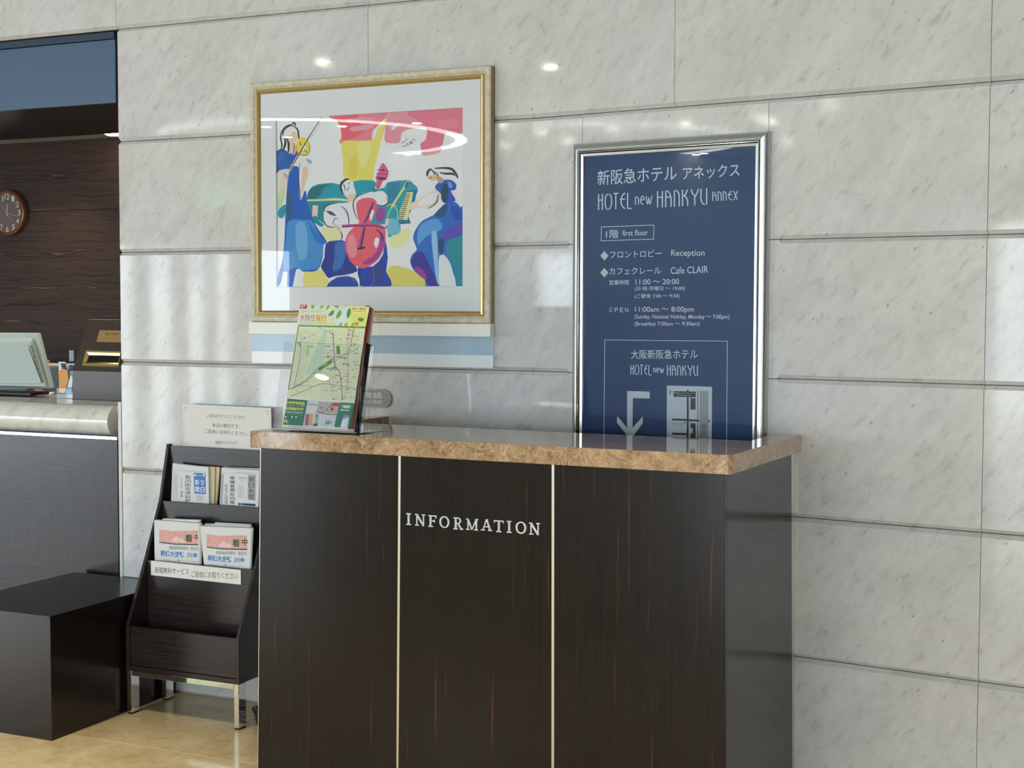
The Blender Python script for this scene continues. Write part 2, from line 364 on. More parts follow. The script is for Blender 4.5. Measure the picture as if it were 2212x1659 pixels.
for r in range(8):
    z0, z1 = max(GR[r], 0), GR[r + 1]
    if r >= 6:                                # above the reception opening as well
        cuts = [u250 - 2.6, u250 - 1.3, u250, u795, UK]
    elif r == 5: cuts = [UL, u795, UK]
    else: cuts = [UL, u795, UK]
    for a_, b_ in zip(cuts, cuts[1:]): panel(W1, M_W1, a_, b_, z0, z1)
    if r >= 5:
        cuts = [VK, v1457, v2143, v2143 + 1.05, v2143 + 2.1, VEND]
        for a_, b_ in zip(cuts, cuts[1:]): panel(W2, M_W2, a_, b_, z0, z1)
    elif r == 4:
        panel(W2, M_W2, VK, v1258, z0, z1, bot=(None, sL))
        panel(W2, M_W2, v1258, v1661, z0, z1, bot=(v1661, v1661), ch=True) if False else None
        # behind the poster frame: groove above only
        panel(W2, M_W2, v1258, v1661, z0, z1, bot=(v1258 + .1, v1258 + .14))
        panel(W2, M_W2, v1661, v2132, z0, z1, bot=(sR, None))
        cuts = [v2132, v2132 + 1.05, v2132 + 2.1, VEND]
        for a_, b_ in zip(cuts, cuts[1:]): panel(W2, M_W2, a_, b_, z0, z1)
    else:
        lo = (None, sL) if r >= 3 else (None, None); ro = (sR, None) if r >= 3 else (None, None)
        panel(W2, M_W2, VK, v1258, z0, z1, top=(None, sL), bot=lo)
        panel(W2, M_W2, v1258, v1661, z0, z1, top=(v1258 + .1, v1258 + .14), bot=(v1258 + .1, v1258 + .14))
        panel(W2, M_W2, v1661, v2132, z0, z1, top=(sR, None), bot=ro)
        cuts = [v2132, v2132 + 1.05, v2132 + 2.1, VEND]
        for a_, b_ in zip(cuts, cuts[1:]): panel(W2, M_W2, a_, b_, z0, z1)
# backing of the wall (closes the joints)
bk = [W1.at(UL + .012, 0, .022), W1.at(UK, 0, .022), W2.at(VK, 0, .022), W2.at(VEND, 0, .022), W2.at(VEND, 0, .2), W2.at(VK, 0, .2), W1.at(UL + .012, 0, .2)]
prism('wall_backing', bk, Z * CEIL, flat((96, 94, 86), .8), wall)
lp = [W1.at(u250 - 2.6, GR[6] + .001, .022), W1.at(UL + .012, GR[6] + .001, .022), W1.at(UL + .012, GR[6] + .001, .2), W1.at(u250 - 2.6, GR[6] + .001, .2)]
prism('lintel_backing', lp, Z * (CEIL - GR[6] - .001), flat((96, 94, 86), .8), wall)
# white edge trim on the left end of the wall
tr = W1.uv(255.6, 900)[0]; trr = W1.uv(262.4, 900)[0]; trt = W1.uv(258, 868)[1]
setp(hexa('trim_1', box(R, (tr, trr), (-.003, .16), (0, trt)), flat((214, 212, 204), .3), bevel=.002), kind='structure')

# reception recess: header, soffit, back wall, side
RQ = lambda x, y, q: RF(q).px(x, y)
UW = UL + .012
aB = 6.12 / m1 - D1                                       # depth of the recess back wall behind the marble
HQ = .03
hz = RF(HQ).uv(125, 230.5)[1]; ht = GR[6] - .004
hu = RF(HQ).uv(249, 150)[0]
hd = thing('header_panel', R(hu - 1, HQ, hz), 'slate blue header panel across the top of the reception opening', 'sign panel')
hexa('panel_face', box(R, (UW - 2.9, hu), (HQ, HQ + .012), (hz, ht - .028)), M_NAVYP, hd, bevel=.002)
hexa('top_rail', box(R, (UW - 2.9, hu), (HQ - .006, HQ + .02), (ht - .026, ht)), NT('blue_rail', color=lin((40, 58, 80)), rough=.3).m, hd)
hexa('casing', box(R, (UW - 2.9, UW), (HQ + .0125, HQ + .8), (hz, ht)), M_BLACK, hd)
def z_at(x, y, q): return RF(q).uv(x, y)[1]
q6 = HQ + .8; zs = z_at(125, 289, q6)
sf = hexa('recess_soffit', box(R, (UW - 2.9, UW + .9), (q6, aB), (zs, zs + .25)), flat((150, 156, 152), .5)); setp(sf, kind='structure'); sf.name = 'trim_2'
bw = thing('wall_recess', R(-4.5, aB, 0), None, None, kind='structure')
for (za, zb) in ((0, z_at(128, 600, aB)), (z_at(128, 600, aB), z_at(128, 455.5, aB)), (z_at(128, 455.5, aB), zs + .1)):
    hexa('veneer_panel', box(R, (UW - 2.9, UW + .9), (aB, aB + .02), (za + .0015, zb - .0015)), M_BACK, bw, loc=R(UW - 1, aB, (za + zb) / 2))
hexa('backing_board', box(R, (UW - 2.9, UW + .9), (aB + .018, aB + .1), (0, zs + .1)), M_BLACK, bw)
setp(hexa('wall_recess_side', box(R, (UW + .85, UW + .9), (.2, aB), (0, zs)), flat((60, 48, 42), .6)), kind='structure')
setp(hexa('wall_recess_left', box(R, (UW - 3.1, UW - 3.0), (0, aB), (0, ht)), flat((60, 48, 42), .6)), kind='structure')

# ceiling, with a luminous ring cove and downlights placed where the polished wall mirrors them
def reflect(pl, x, y, zc=CEIL):
    P = pl.px(x, y); d = ray(x, y); d = d - pl.n * 2 * d.dot(pl.n); return P + d * ((zc - P.z) / d.z)
cl = slab('ceiling', [(-11.2, -8, CEIL), (9, -8, CEIL), (9, 9, CEIL), (-11.2, 9, CEIL)], Vector((0, 0, .15)), flat((196, 208, 216), .7))
LP = [(W1, 698, 131), (W1, 1092, 310), (W2, 1170, 283), (W2, 1228, 303), (W2, 1325, 276), (W2, 1380, 343), (W2, 1480, 264), (W2, 1523, 330), (W2, 1642, 251), (W2, 1665, 259), (W2, 1793, 223), (W1, 600, 350), (W1, 775, 345), (W1, 840, 357), (W1, 885, 333), (W1, 930, 343), (W1, 965, 316)]
for pl, x, y in LP:
    p = reflect(pl, x, y)
    dl = mesh('downlight', *cyl(p, p - Z * .012, .075, 20), M_WHITE, cl)
    mesh('lamp_disc', *cyl(p - Z * .012, p - Z * .016, .052, 16), M_LAMP, dl)
# warm spots added out of view to brighten the floor and lower wall
for x, y, e in ((-2.1, 3.9, 260), (.15, 2.75, 190), (2.2, 1.3, 270), (-4.2, 4.3, 170), (-3.2, 1.2, 120), (-.9, -.9, 120), (1.9, -2.2, 120)):
    ld = bpy.data.lights.new('added_floor_spot', 'SPOT'); ld.energy = e; ld.spot_size = 1.15; ld.spot_blend = .8; ld.shadow_soft_size = .07; ld.color = (1, .86, .66)
    lo = bpy.data.objects.new('added_floor_spot', ld); COL.objects.link(lo); lo.location = (x, y, CEIL - .02); lo.parent = cl
    mesh('downlight', *cyl((x, y, CEIL), (x, y, CEIL - .012), .07, 20), M_WHITE, cl)  # made-up fitting for the added spot
# arc cove
arc = [reflect(W1, 560, 330), reflect(W1, 700, 337), reflect(W1, 800, 334), reflect(W1, 900, 322), reflect(W1, 1000, 300), reflect(W2, 1180, 272), reflect(W2, 1230, 271), reflect(W2, 1330, 264), reflect(W2, 1500, 246), reflect(W2, 1700, 222), reflect(W2, 1850, 207)]
# fit circle through three of them
def circ(a, b, c):
    ax, ay, bx, by, cx, cy = a.x, a.y, b.x, b.y, c.x, c.y
    d = 2 * (ax * (by - cy) + bx * (cy - ay) + cx * (ay - by))
    ux = ((ax * ax + ay * ay) * (by - cy) + (bx * bx + by * by) * (cy - ay) + (cx * cx + cy * cy) * (ay - by)) / d
    uy = ((ax * ax + ay * ay) * (cx - bx) + (bx * bx + by * by) * (ax - cx) + (cx * cx + cy * cy) * (bx - ax)) / d
    return Vector((ux, uy, 0)), math.hypot(ax - ux, ay - uy)
cc_, cr_ = circ(arc[0], arc[2], arc[4])
V = []; Fc = []; nA = 96
for i in range(nA + 1):
    a_ = 2 * math.pi * i / nA
    for rr__ in (cr_ - .07, cr_ + .07): V.append(Vector((cc_.x + rr__ * math.cos(a_), cc_.y + rr__ * math.sin(a_), CEIL - .01)))
for i in range(nA): Fc.append((2 * i, 2 * i + 1, 2 * i + 3, 2 * i + 2))
mesh('cove_light', V, Fc, M_COVE, cl)

# left glazed wall: mullions where the polished marble shows them
def refl_x(pl, x, y, X=-11):
    P = pl.px(x, y); d = ray(x, y); d = d - pl.n * 2 * d.dot(pl.n); return P + d * ((X - P.x) / d.x)
wt = refl_x(W1, 330, 532).z
piers = []
for a_, b_ in ((302, 325), (386, 408), (457, 470), (512, 560), (650, 1000)):
    piers.append((refl_x(W1, b_, 700).y, refl_x(W1, a_, 700).y))
piers.append((-5, refl_x(W1, 1000, 700).y))
wl = slab('wall_left', [(-11.2, -8, wt), (-11, -8, wt), (-11, 9, wt), (-11.2, 9, wt)], Z * (CEIL - wt), flat((150, 158, 162), .6))
for k, (a_, b_) in enumerate(piers):
    hexa('pier', [Vector(p) for p in ((-11.2, a_, 0), (-11, a_, 0), (-11, a_, wt), (-11.2, a_, wt), (-11.2, b_, 0), (-11, b_, 0), (-11, b_, wt), (-11.2, b_, wt))], flat((140, 146, 150), .6), wl)
hexa('pier', [Vector(p) for p in ((-11.2, 4.2, 0), (-11, 4.2, 0), (-11, 4.2, wt), (-11.2, 4.2, wt), (-11.2, 9, 0), (-11, 9, 0), (-11, 9, wt), (-11.2, 9, wt))], flat((140, 146, 150), .6), wl)
hexa('pier', [Vector(p) for p in ((-11.2, -8, 0), (-11, -8, 0), (-11, -8, wt), (-11.2, -8, wt), (-11.2, -5, 0), (-11, -5, 0), (-11, -5, wt), (-11.2, -5, wt))], flat((140, 146, 150), .6), wl)
# illuminated green exit sign on that wall, seen only as a reflection
ea, eb = refl_x(W1, 412, 420, -10.9), refl_x(W1, 530, 420, -10.9)
zt_, zb_ = refl_x(W1, 470, 386, -10.9).z, refl_x(W1, 470, 452, -10.9).z
ex = thing('exit_sign', (-10.95, (ea.y + eb.y) / 2, zb_), 'green illuminated exit sign high on the glazed wall, mirrored in the marble', 'exit sign')
yy = sorted((ea.y, eb.y))
hexa('sign_box', [Vector(p) for p in ((-10.99, yy[0], zb_), (-10.9, yy[0], zb_), (-10.9, yy[0], zt_), (-10.99, yy[0], zt_), (-10.99, yy[1], zb_), (-10.9, yy[1], zb_), (-10.9, yy[1], zt_), (-10.99, yy[1], zt_))],
     NT('exit_green', color=(.1, .6, .35, 1), emc=(.25, 1, .6, 1), ems=.8).m, ex)
setp(slab('wall_right', [(9, -8, 0), (9.15, -8, 0), (9.15, 9, 0), (9, 9, 0)], Z * CEIL, M_WALLP), kind='structure')
setp(slab('wall_light_block', [(.5, -8.15, 0), (9, -8.15, 0), (9, -8, 0), (.5, -8, 0)], Z * CEIL, flat((150, 140, 124), .7)), kind='structure')  # unseen wall added behind the camera to darken the right side
slab('trim_light_block', [(-11.2, -8.15, 2.75), (.5, -8.15, 2.75), (.5, -8, 2.75), (-11.2, -8, 2.75)], Z * (CEIL - 2.75), flat((150, 158, 162), .6))  # unseen header added to cut the daylight from behind
slab('wall_far', [(-11.2, 9, 0), (9, 9, 0), (9, 9.15, 0), (-11.2, 9.15, 0)], Z * CEIL, M_WALLP)
# ------------------------------------------------------------------ printed layers and lettering
class Layers:
    """flat print: polygons in photo-plane coordinates stacked a hair apart on one sheet"""
    def __init__(s, pl, step=.00001, start=.0002): s.pl = pl; s.V = []; s.F = []; s.mi = []; s.mats = []; s.k = 0; s.step = step; s.start = start
    def _m(s, m):
        if m not in s.mats: s.mats.append(m)
        return s.mats.index(m)
    def add(s, pts, mat, px=True, same=False):
        if not same: s.k += 1
        o = -(s.start + s.step * s.k)
        base = len(s.V)
        s.V += [s.pl.px(x, y, o) if px else s.pl.at(x, y, o) for x, y in pts]
        s.F.append(tuple(range(base, len(s.V)))); s.mi.append(s._m(mat))
    def raw(s, pts3, faces, mat):
        s.k += 1; o = s.pl.n * -(s.start + s.step * s.k); base = len(s.V)
        s.V += [p + o for p in pts3]; mi = s._m(mat)
        for f in faces: s.F.append(tuple(i + base for i in f)); s.mi.append(mi)
    def stroke(s, pts, wd, mat, px=True, taper=False):
        if len(pts) > 2: pts = spline(pts, False, 5)
        n = len(pts); L = []; R_ = []
        for i, p in enumerate(pts):
            a = pts[max(i - 1, 0)]; b = pts[min(i + 1, n - 1)]; dx, dy = b[0] - a[0], b[1] - a[1]; l = math.hypot(dx, dy) or 1
            k = wd / 2 * ((.35 + .65 * math.sin(math.pi * (i + .5) / n)) if taper else 1)
            L.append((p[0] - dy / l * k, p[1] + dx / l * k)); R_.append((p[0] + dy / l * k, p[1] - dx / l * k))
        s.k += 1
        for i in range(n - 1): s.add([L[i], L[i + 1], R_[i + 1], R_[i]], mat, px, same=True)
    def build(s, name, parent):
        me = bpy.data.meshes.new(name); b = origin(parent)
        me.from_pydata([tuple(v - b) for v in s.V], [], s.F)
        for m in s.mats: me.materials.append(m)
        for p, i in zip(me.polygons, s.mi): p.material_index = i
        o = bpy.data.objects.new(name, me); COL.objects.link(o); o.parent = parent; return o
def spline(p, closed=True, n=4):
    out = []; N = len(p)
    for i in range(N if closed else N - 1):
        g = (lambda k: p[k % N]) if closed else (lambda k: p[max(0, min(N - 1, k))])
        a, b, c, d = g(i - 1), g(i), g(i + 1), g(i + 2)
        for j in range(n):
            t = j / n; q = []
            for k in (0, 1):
                q.append(.5 * (2 * b[k] + (c[k] - a[k]) * t + (2 * a[k] - 5 * b[k] + 4 * c[k] - d[k]) * t * t + (3 * b[k] - a[k] - 3 * c[k] + d[k]) * t ** 3))
            out.append(tuple(q))
    if not closed: out.append(p[-1])
    return out
_tc = {}
def glyphs(text, weight=0, mono=False):
    key = (text, weight)
    if key in _tc: return _tc[key]
    cu = bpy.data.curves.new('t', 'FONT'); cu.body = text; cu.size = 1; cu.resolution_u = 3; cu.fill_mode = 'FRONT'; cu.offset = weight
    o = bpy.data.objects.new('t', cu); COL.objects.link(o)
    bpy.context.view_layer.update()
    dg = bpy.context.evaluated_depsgraph_get(); me = bpy.data.meshes.new_from_object(o.evaluated_get(dg))
    vs = [(v.co.x, v.co.y) for v in me.vertices]; fs = [tuple(p.vertices) for p in me.polygons]
    bpy.data.objects.remove(o); bpy.data.curves.remove(cu); bpy.data.meshes.remove(me)
    x0 = min(v[0] for v in vs); x1 = max(v[0] for v in vs); y0 = min(v[1] for v in vs); y1 = max(v[1] for v in vs)
    _tc[key] = (vs, fs, x0, x1, y0, y1); return _tc[key]
def text(L, s, x0, yb0, x1, yb1, h, mat, weight=0, vertical=False):
    """fit the string between two photo points on its lower edge, h = ink height in photo pixels (at the left end)"""
    vs, fs, a0, a1, b0, b1 = glyphs(s, weight)
    P0 = L.pl.px(x0, yb0); P1 = L.pl.px(x1, yb1); T = L.pl.px(x0, yb0 - h)
    up = T - P0; rt = P1 - P0
    pts = [P0 + rt * ((x - a0) / (a1 - a0)) + up * ((y - b0) / (b1 - b0)) for x, y in vs]
    L.raw(pts, fs, mat)
def vtext(L, s, x0, x1, y0, y1, mat, slope=0., weight=0):
    """characters one below the other in a column"""
    n = len(s); st = (y1 - y0) / n
    for i, ch in enumerate(s):
        if ch == ' ': continue
        yb = y0 + (i + .93) * st; text(L, ch, x0, yb, x1, yb + slope * (x1 - x0), st * .88, mat, weight)
P5 = lambda L: [(520 + x / 2.765, 130 + y / 2.765) for x, y in L]

def ring_frame(name, pl, corners, prof, mats, parent, smooth=False):
    """corners: TL,TR,BR,BL (u,v) of the outer edge; prof: list of (inset, height towards the room); mats per band"""
    cu = sum(c[0] for c in corners) / 4; cv = sum(c[1] for c in corners) / 4
    sg = [(1, -1), (-1, -1), (-1, 1), (1, 1)]
    V = []; Fc = []; mi = []
    for k, (ins, h) in enumerate(prof):
        for c, (sx, sy) in zip(corners, sg): V.append(pl.at(c[0] + sx * ins, c[1] + sy * ins, -h))
    for k in range(len(prof) - 1):
        for i in range(4): Fc.append((k * 4 + i, k * 4 + (i + 1) % 4, k * 4 + 4 + (i + 1) % 4, k * 4 + 4 + i)); mi.append(min(k, len(mats) - 1) if isinstance(mats, list) else 0)
    uniq = []
    if isinstance(mats, list):
        for m in mats:
            if m not in uniq: uniq.append(m)
        mi = [uniq.index(mats[i]) for i in mi]
    else: uniq = [mats]
    return mesh(name, V, Fc, uniq, parent, midx=mi)

# ------------------------------------------------------------------ information counter
ic_ = thing('information_counter', C(-.79, .2, 0), 'dark ebony information counter with brown marble top and metal strips', 'counter')
uL = -1.577; DEP = .70; TH = .0525; ch_ = .0085
zT, zB = ZC, ZC - TH
top_pts = [(uL, 0), (-ch_ * 1.2, 0), (0, ch_ * 1.2), (0, DEP), (-.082, DEP), (-.082, .428), (uL + .062, .428), (uL + .062, DEP + .035), (uL, DEP + .035)]
prism('countertop', [C(u, q, zB) for u, q in top_pts], Z * TH, M_EMP, ic_, bevel=.0012, seg=1)
BQ = .014                                                # body face behind the edge of the top
BP = Pl(C(0, BQ, ZC), dc, Z)
def bx(x0, y0, x1, y1, z):                                # line on the body face through two photo points, at height z
    a = BP.uv(x0, y0); b = BP.uv(x1, y1); t = (z - ZC - a[1]) / (b[1] - a[1]); return a[0] + (b[0] - a[0]) * t
lines = {'l': (563, 970, 557, 1659), 's1': (860.2, 990, 855.7, 1659), 's1b': (865.2, 990, 860.2, 1659), 's2': (1191.3, 1010, 1190.8, 1659), 's2b': (1196.8, 1010, 1196.6, 1659), 'r': (1565, 1028, 1568.3, 1659)}
def face(name, a, b, mat, q0, q1, z0=0.0, z1=zB, **k):
    P = lambda key, z, q: C(bx(*lines[key], z), q, z)
    return hexa(name, [P(a, z0, q0), P(b, z0, q0), P(b, z1, q0), P(a, z1, q0), P(a, z0, q1), P(b, z0, q1), P(b, z1, q1), P(a, z1, q1)], mat, ic_, **k)
face('front_panel', 'l', 's1', M_EBONY, BQ, BQ + .02, bevel=.0008, seg=1)
face('front_panel', 's1b', 's2', M_EBONY, BQ, BQ + .02, bevel=.0008, seg=1)
face('front_panel', 's2b', 'r', M_EBONY, BQ, BQ + .02, bevel=.0008, seg=1)
setp(face('metal_strip', 's1', 's1b', M_BRUSH, BQ + .001, BQ + .018), 'slim brass coloured strip'); face('metal_strip', 's2', 's2b', M_BRUSH, BQ + .001, BQ + .018)
ue = uL + .03
prism('side_panel', [C(bx(*lines['r'], 0), BQ + .0205, 0), C(bx(*lines['r'], 0), DEP - .03, 0), C(bx(*lines['r'], zB), DEP - .03, zB), C(bx(*lines['r'], zB), BQ + .0205, zB)], dc * -.055, M_EBONY, ic_)
prism('side_panel', [C(bx(*lines['l'], 0), BQ + .0205, 0), C(bx(*lines['l'], 0), DEP - .03, 0), C(bx(*lines['l'], zB), DEP - .03, zB), C(bx(*lines['l'], zB), BQ + .0205, zB)], dc * .045, M_EBONY, ic_)
# slim metal edges
e_ = .0028
for kx, sg in (('l', -1),):
    prism('edge_strip', [C(bx(*lines[kx], 0), BQ + .002, 0), C(bx(*lines[kx], 0), BQ + .012, 0), C(bx(*lines[kx], zB), BQ + .012, zB), C(bx(*lines[kx], zB), BQ + .002, zB)], dc * (sg * e_), M_BRUSH, ic_)
prism('edge_strip', [C(bx(*lines['r'], 0), DEP - .0299, 0), C(bx(*lines['r'], 0), DEP - .004, 0), C(bx(*lines['r'], zB), DEP - .004, zB), C(bx(*lines['r'], zB), DEP - .0299, zB)], dc * -.055, M_BRUSH, ic_)
hexa('inner_shelf', box(C, (uL + .09, -.1), (BQ + .03, .42), (.70, .72)), M_EBONY, ic_)

# raised letters, drawn as stems with slab serifs: bright outline, darker core
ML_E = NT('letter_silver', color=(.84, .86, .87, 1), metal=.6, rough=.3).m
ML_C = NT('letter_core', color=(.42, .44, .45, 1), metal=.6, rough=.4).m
def bar(a, b, w): return ('b', a, b, w)
sw = .17
GLY = {
 'I': (.42, [bar((.21, 0), (.21, 1), sw), bar((.0, .045), (.42, .045), .09), bar((0, .955), (.42, .955), .09)]),
 'N': (.86, [bar((.16, 0), (.16, 1), .10), bar((.14, .97), (.74, .03), .17), bar((.74, 0), (.74, 1), .10), bar((0, .045), (.33, .045), .085), bar((0, .955), (.26, .955), .085), bar((.58, .955), (.88, .955), .085)]),
 'F': (.70, [bar((.20, 0), (.20, 1), sw), bar((0, .045), (.42, .045), .09), bar((0, .955), (.68, .955), .085), bar((.665, 1), (.665, .76), .08), bar((.2, .52), (.52, .52), .08), bar((.52, .64), (.52, .40), .07)]),
 'O': (.94, [('o', (.47, .5), (.385, .455), .15)]),
 'R': (.86, [bar((.20, 0), (.20, 1), sw), bar((0, .045), (.38, .045), .09), bar((0, .955), (.45, .955), .085), ('a', (.42, .74), (.21, .215), .13), bar((.2, .50), (.46, .50), .07), bar((.42, .5), (.72, .05), .14), bar((.62, .045), (.88, .045), .085)]),
 'M': (1.10, [bar((.17, 0), (.17, 1), .09), bar((.16, .97), (.54, .05), .15), bar((.54, .05), (.92, .97), .09), bar((.92, 0), (.92, 1), .15), bar((0, .045), (.33, .045), .085), bar((.74, .045), (1.08, .045), .085), bar((0, .955), (.25, .955), .085), bar((.84, .955), (1.08, .955), .085)]),
 'A': (.96, [bar((.17, .03), (.47, .97), .09), bar((.80, .03), (.49, .99), .16), bar((.28, .34), (.70, .34), .075), bar((0, .045), (.33, .045), .085), bar((.62, .045), (.97, .045), .085)]),
 'T': (.84, [bar((.42, 0), (.42, 1), sw), bar((.21, .045), (.63, .045), .09), bar((.0, .955), (.84, .955), .085), bar((.035, 1), (.035, .78), .07), bar((.805, 1), (.805, .78), .07)]),
}
def letter(ch, x0, x1, yb, h):
    W, prims = GLY[ch]; P0 = BP.px(x0, yb); P1 = BP.px(x1, yb + .079 * (x1 - x0)); T = BP.px(x0, yb - h)
    rt = (P1 - P0) / W; up = (T - P0)
    sx, sy = rt.length, up.length
    def pt(x, y, o): return P0 + rt * x + up * y - nc * o
    def shapes(shrink, o0, o1):
        parts = []
        for pr in prims:
            if pr[0] == 'b':
                _, a, b, w = pr; dx, dy = (b[0] - a[0]) * sx, (b[1] - a[1]) * sy; l = math.hypot(dx, dy); w2 = w * sy / 2 - shrink
                if w2 <= 0: continue
                nx, ny = -dy / l * w2, dx / l * w2; ex_, ey_ = dx / l * shrink, dy / l * shrink
                q = [(a[0] + (nx + ex_) / sx, a[1] + (ny + ey_) / sy), (b[0] + (nx - ex_) / sx, b[1] + (ny - ey_) / sy), (b[0] - (nx + ex_) / sx, b[1] - (ny + ey_) / sy), (a[0] - (nx - ex_) / sx, a[1] - (ny - ey_) / sy)]
                parts.append(prismd([pt(x, y, o0) for x, y in q], -nc * (o1 - o0)))
            else:
                _, c, r, w = pr; full = pr[0] == 'o'; n = 28; t0, t1 = (0, 2 * math.pi) if full else (-math.pi / 2, math.pi / 2); m = n if full else n // 2
                V = []; Fc = []
                for i in range(m + 1):
                    t = t0 + (t1 - t0) * i / m; ww = w * (.55 + .45 * abs(math.cos(t))) / 2 - shrink / sy
                    for rr, oo in ((1, o1), (-1, o1), (-1, o0), (1, o0)):
                        V.append(pt(c[0] + (r[0] + rr * ww) * math.cos(t), c[1] + (r[1] + rr * ww) * math.sin(t), oo))
                for i in range(m):
                    for k in range(4): Fc.append((i * 4 + k, i * 4 + (k + 1) % 4, i * 4 + 4 + (k + 1) % 4, i * 4 + 4 + k))
                parts.append((V, Fc))
        return join(parts)
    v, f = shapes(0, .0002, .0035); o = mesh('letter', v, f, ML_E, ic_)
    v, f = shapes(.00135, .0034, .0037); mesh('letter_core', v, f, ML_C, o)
q = lambda x: 860 + x / 6.703
for ch, x0, x1, yb, yt in (('I', 126, 191, 290, 120), ('N', 253, 395, 300, 132), ('F', 443, 560, 318, 149), ('O', 604, 750, 330, 160), ('R', 809, 945, 354, 181), ('M', 990, 1167, 362, 197), ('A', 1207, 1366, 370, 203), ('T', 1394, 1535, 392, 222), ('I', 1580, 1649, 405, 232), ('O', 1706, 1864, 414, 240), ('N', 1903, 2055, 430, 256)):
    letter(ch, q(x0), q(x1), 1090 + yb / 6.703, (yb - yt) / 6.703)

# ------------------------------------------------------------------ framed watercolour
pic = thing('framed_picture', W1.px(805, 700), 'large watercolour of three musicians in a cream and gold frame', 'picture')
PF = RF(-.036)
def cor(pl, *pts): return [pl.uv(x, y) for x, y in pts]
co = cor(PF, (538, 179.5), (1060, 141), (1058, 700), (542, 694))
uu0 = (co[0][0] + co[3][0]) / 2; uu1 = (co[1][0] + co[2][0]) / 2; vt = (co[0][1] + co[1][1]) / 2; vb = (co[2][1] + co[3][1]) / 2
co = [(uu0, vt), (uu1, vt), (uu1, vb), (uu0, vb)]
ring_frame('frame', W1, co, [(0, 0), (0, .010), (.001, .012), (0, .014), (0, .024), (.0012, .026), (0, .028), (0, .031), (.002, .034), (.004, .036), (.018, .036), (.020, .033), (.0265, .030)], [M_DGOLD, M_GOLD, M_DGOLD, M_DGOLD, M_GOLD, M_GOLD, M_DGOLD, M_CREAM, M_CREAM, M_CREAM, M_CREAM, M_CREAM, M_CREAM], pic)
setp(ring_frame('inner_moulding', W1, [(co[0][0] + .0262, vt - .0262), (co[1][0] - .0262, vt - .0262), (co[1][0] - .0262, vb + .0262), (co[0][0] + .0262, vb + .0262)],
           [(0, .024), (0, .033), (.003, .036), (.009, .0375), (.012, .034), (.015, .030), (.0165, .022)], M_GOLD, pic), 'gilded inner moulding')
MATP = RF(-.024)
gi = [(c[0] + s * .040, c[1] - t * .040) for c, s, t in zip(co, (1, -1, -1, 1), (1, 1, -1, -1))]
io = cor(MATP, (593.4, 255.5), (1000, 232.7), (999, 620), (598, 620))
ia, ib = (io[0][0] + io[3][0]) / 2, (io[1][0] + io[2][0]) / 2; ic2, idd = (io[0][1] + io[1][1]) / 2, (io[2][1] + io[3][1]) / 2
V = []; Fc = []
inner = [(ia, ic2), (ib, ic2), (ib, idd), (ia, idd)]
for a_ in gi: V.append(W1.at(*a_, -.024))
for a_ in inner: V.append(W1.at(*a_, -.024))
for (a_, b_), (sx, sy) in zip(inner, ((1, -1), (-1, -1), (-1, 1), (1, 1))): V.append(W1.at(a_ + sx * .002, b_ + sy * .002, -.0215))
Fc = [(i, (i + 1) % 4, 4 + (i + 1) % 4, 4 + i) for i in range(4)] + [(4 + i, 4 + (i + 1) % 4, 8 + (i + 1) % 4, 8 + i) for i in range(4)]
mesh('mat_board', V, Fc, flat((246, 247, 247), .7), pic)
PP = RF(-.0165)
LY = Layers(PP, .000012, .0002)
fc = lambda *c: flat(tuple(min(255, int(v * 1.05 + 2)) for v in c), .75)
LY.add([(585, 240), (1008, 222), (1008, 630), (585, 630)], fc(244, 244, 246))
def clip(pts):
    X0, X1 = 594.2, 999.4; out = []
    for x, y in pts:
        x = max(X0 - 4, min(X1 + 4, x)); out.append((x, max(228, min(624, y))))
    return out
def A(c, pts, sm=True, n=3):
    p = P5(pts); p = spline(p, True, n) if sm else p
    LY.add(clip(p), fc(*c))
def ST(c, w, pts, tp=True): LY.stroke(P5(pts), w / 2.765, fc(*c), taper=tp)
A((244, 128, 142), [(535, 330), (700, 316), (895, 310), (870, 345), (845, 370), (815, 400), (800, 420), (785, 475), (700, 482), (640, 480), (612, 498), (596, 498), (590, 478), (602, 465), (598, 420), (580, 370), (550, 352)])
A((240, 96, 116), [(560, 335), (700, 325), (690, 360), (740, 400), (720, 440), (640, 478), (606, 470), (600, 420), (585, 372)])
A((246, 150, 158), [(640, 350), (800, 340), (780, 362), (650, 372)]); A((246, 160, 168), [(660, 400), (790, 385), (770, 410), (670, 425)])
A((238, 148, 164), [(885, 306), (1100, 292), (1335, 276), (1335, 424), (1290, 440), (1225, 428), (1208, 470), (1195, 546), (1140, 560), (1090, 566), (1080, 540), (1072, 500), (1105, 470), (1108, 410), (1040, 406), (965, 430), (950, 490), (900, 496), (862, 484), (862, 420)])
A((236, 118, 142), [(1000, 305), (1335, 280), (1335, 422), (1228, 428), (1206, 500), (1150, 520), (1092, 548), (1078, 500), (1108, 470), (1108, 400), (1060, 360)])
A((238, 132, 154), [(1180, 360), (1300, 350), (1290, 400), (1190, 410)])
A((232, 232, 234), [(900, 400), (930, 385), (950, 375), (925, 405), (905, 418)])
A((242, 168, 178), [(1090, 560), (1150, 550), (1195, 540), (1180, 556), (1100, 572)])
A((240, 224, 108), [(606, 490), (700, 480), (783, 478), (790, 425), (815, 395), (868, 350), (858, 420), (838, 480), (820, 560), (800, 640), (785, 716), (700, 728), (617, 708), (612, 600)])
A((234, 214, 84), [(650, 600), (690, 560), (700, 640), (690, 700), (640, 690)]); A((244, 234, 150), [(700, 500), (780, 490), (760, 600), (720, 640)])
A((232, 232, 234), [(788, 425), (815, 395), (868, 345), (862, 365), (820, 410), (800, 470), (785, 475)])
ST((246, 190, 110), 4, [(888, 310), (858, 400), (836, 480)]); ST((246, 190, 110), 4, [(600, 470), (596, 400), (560, 350)])
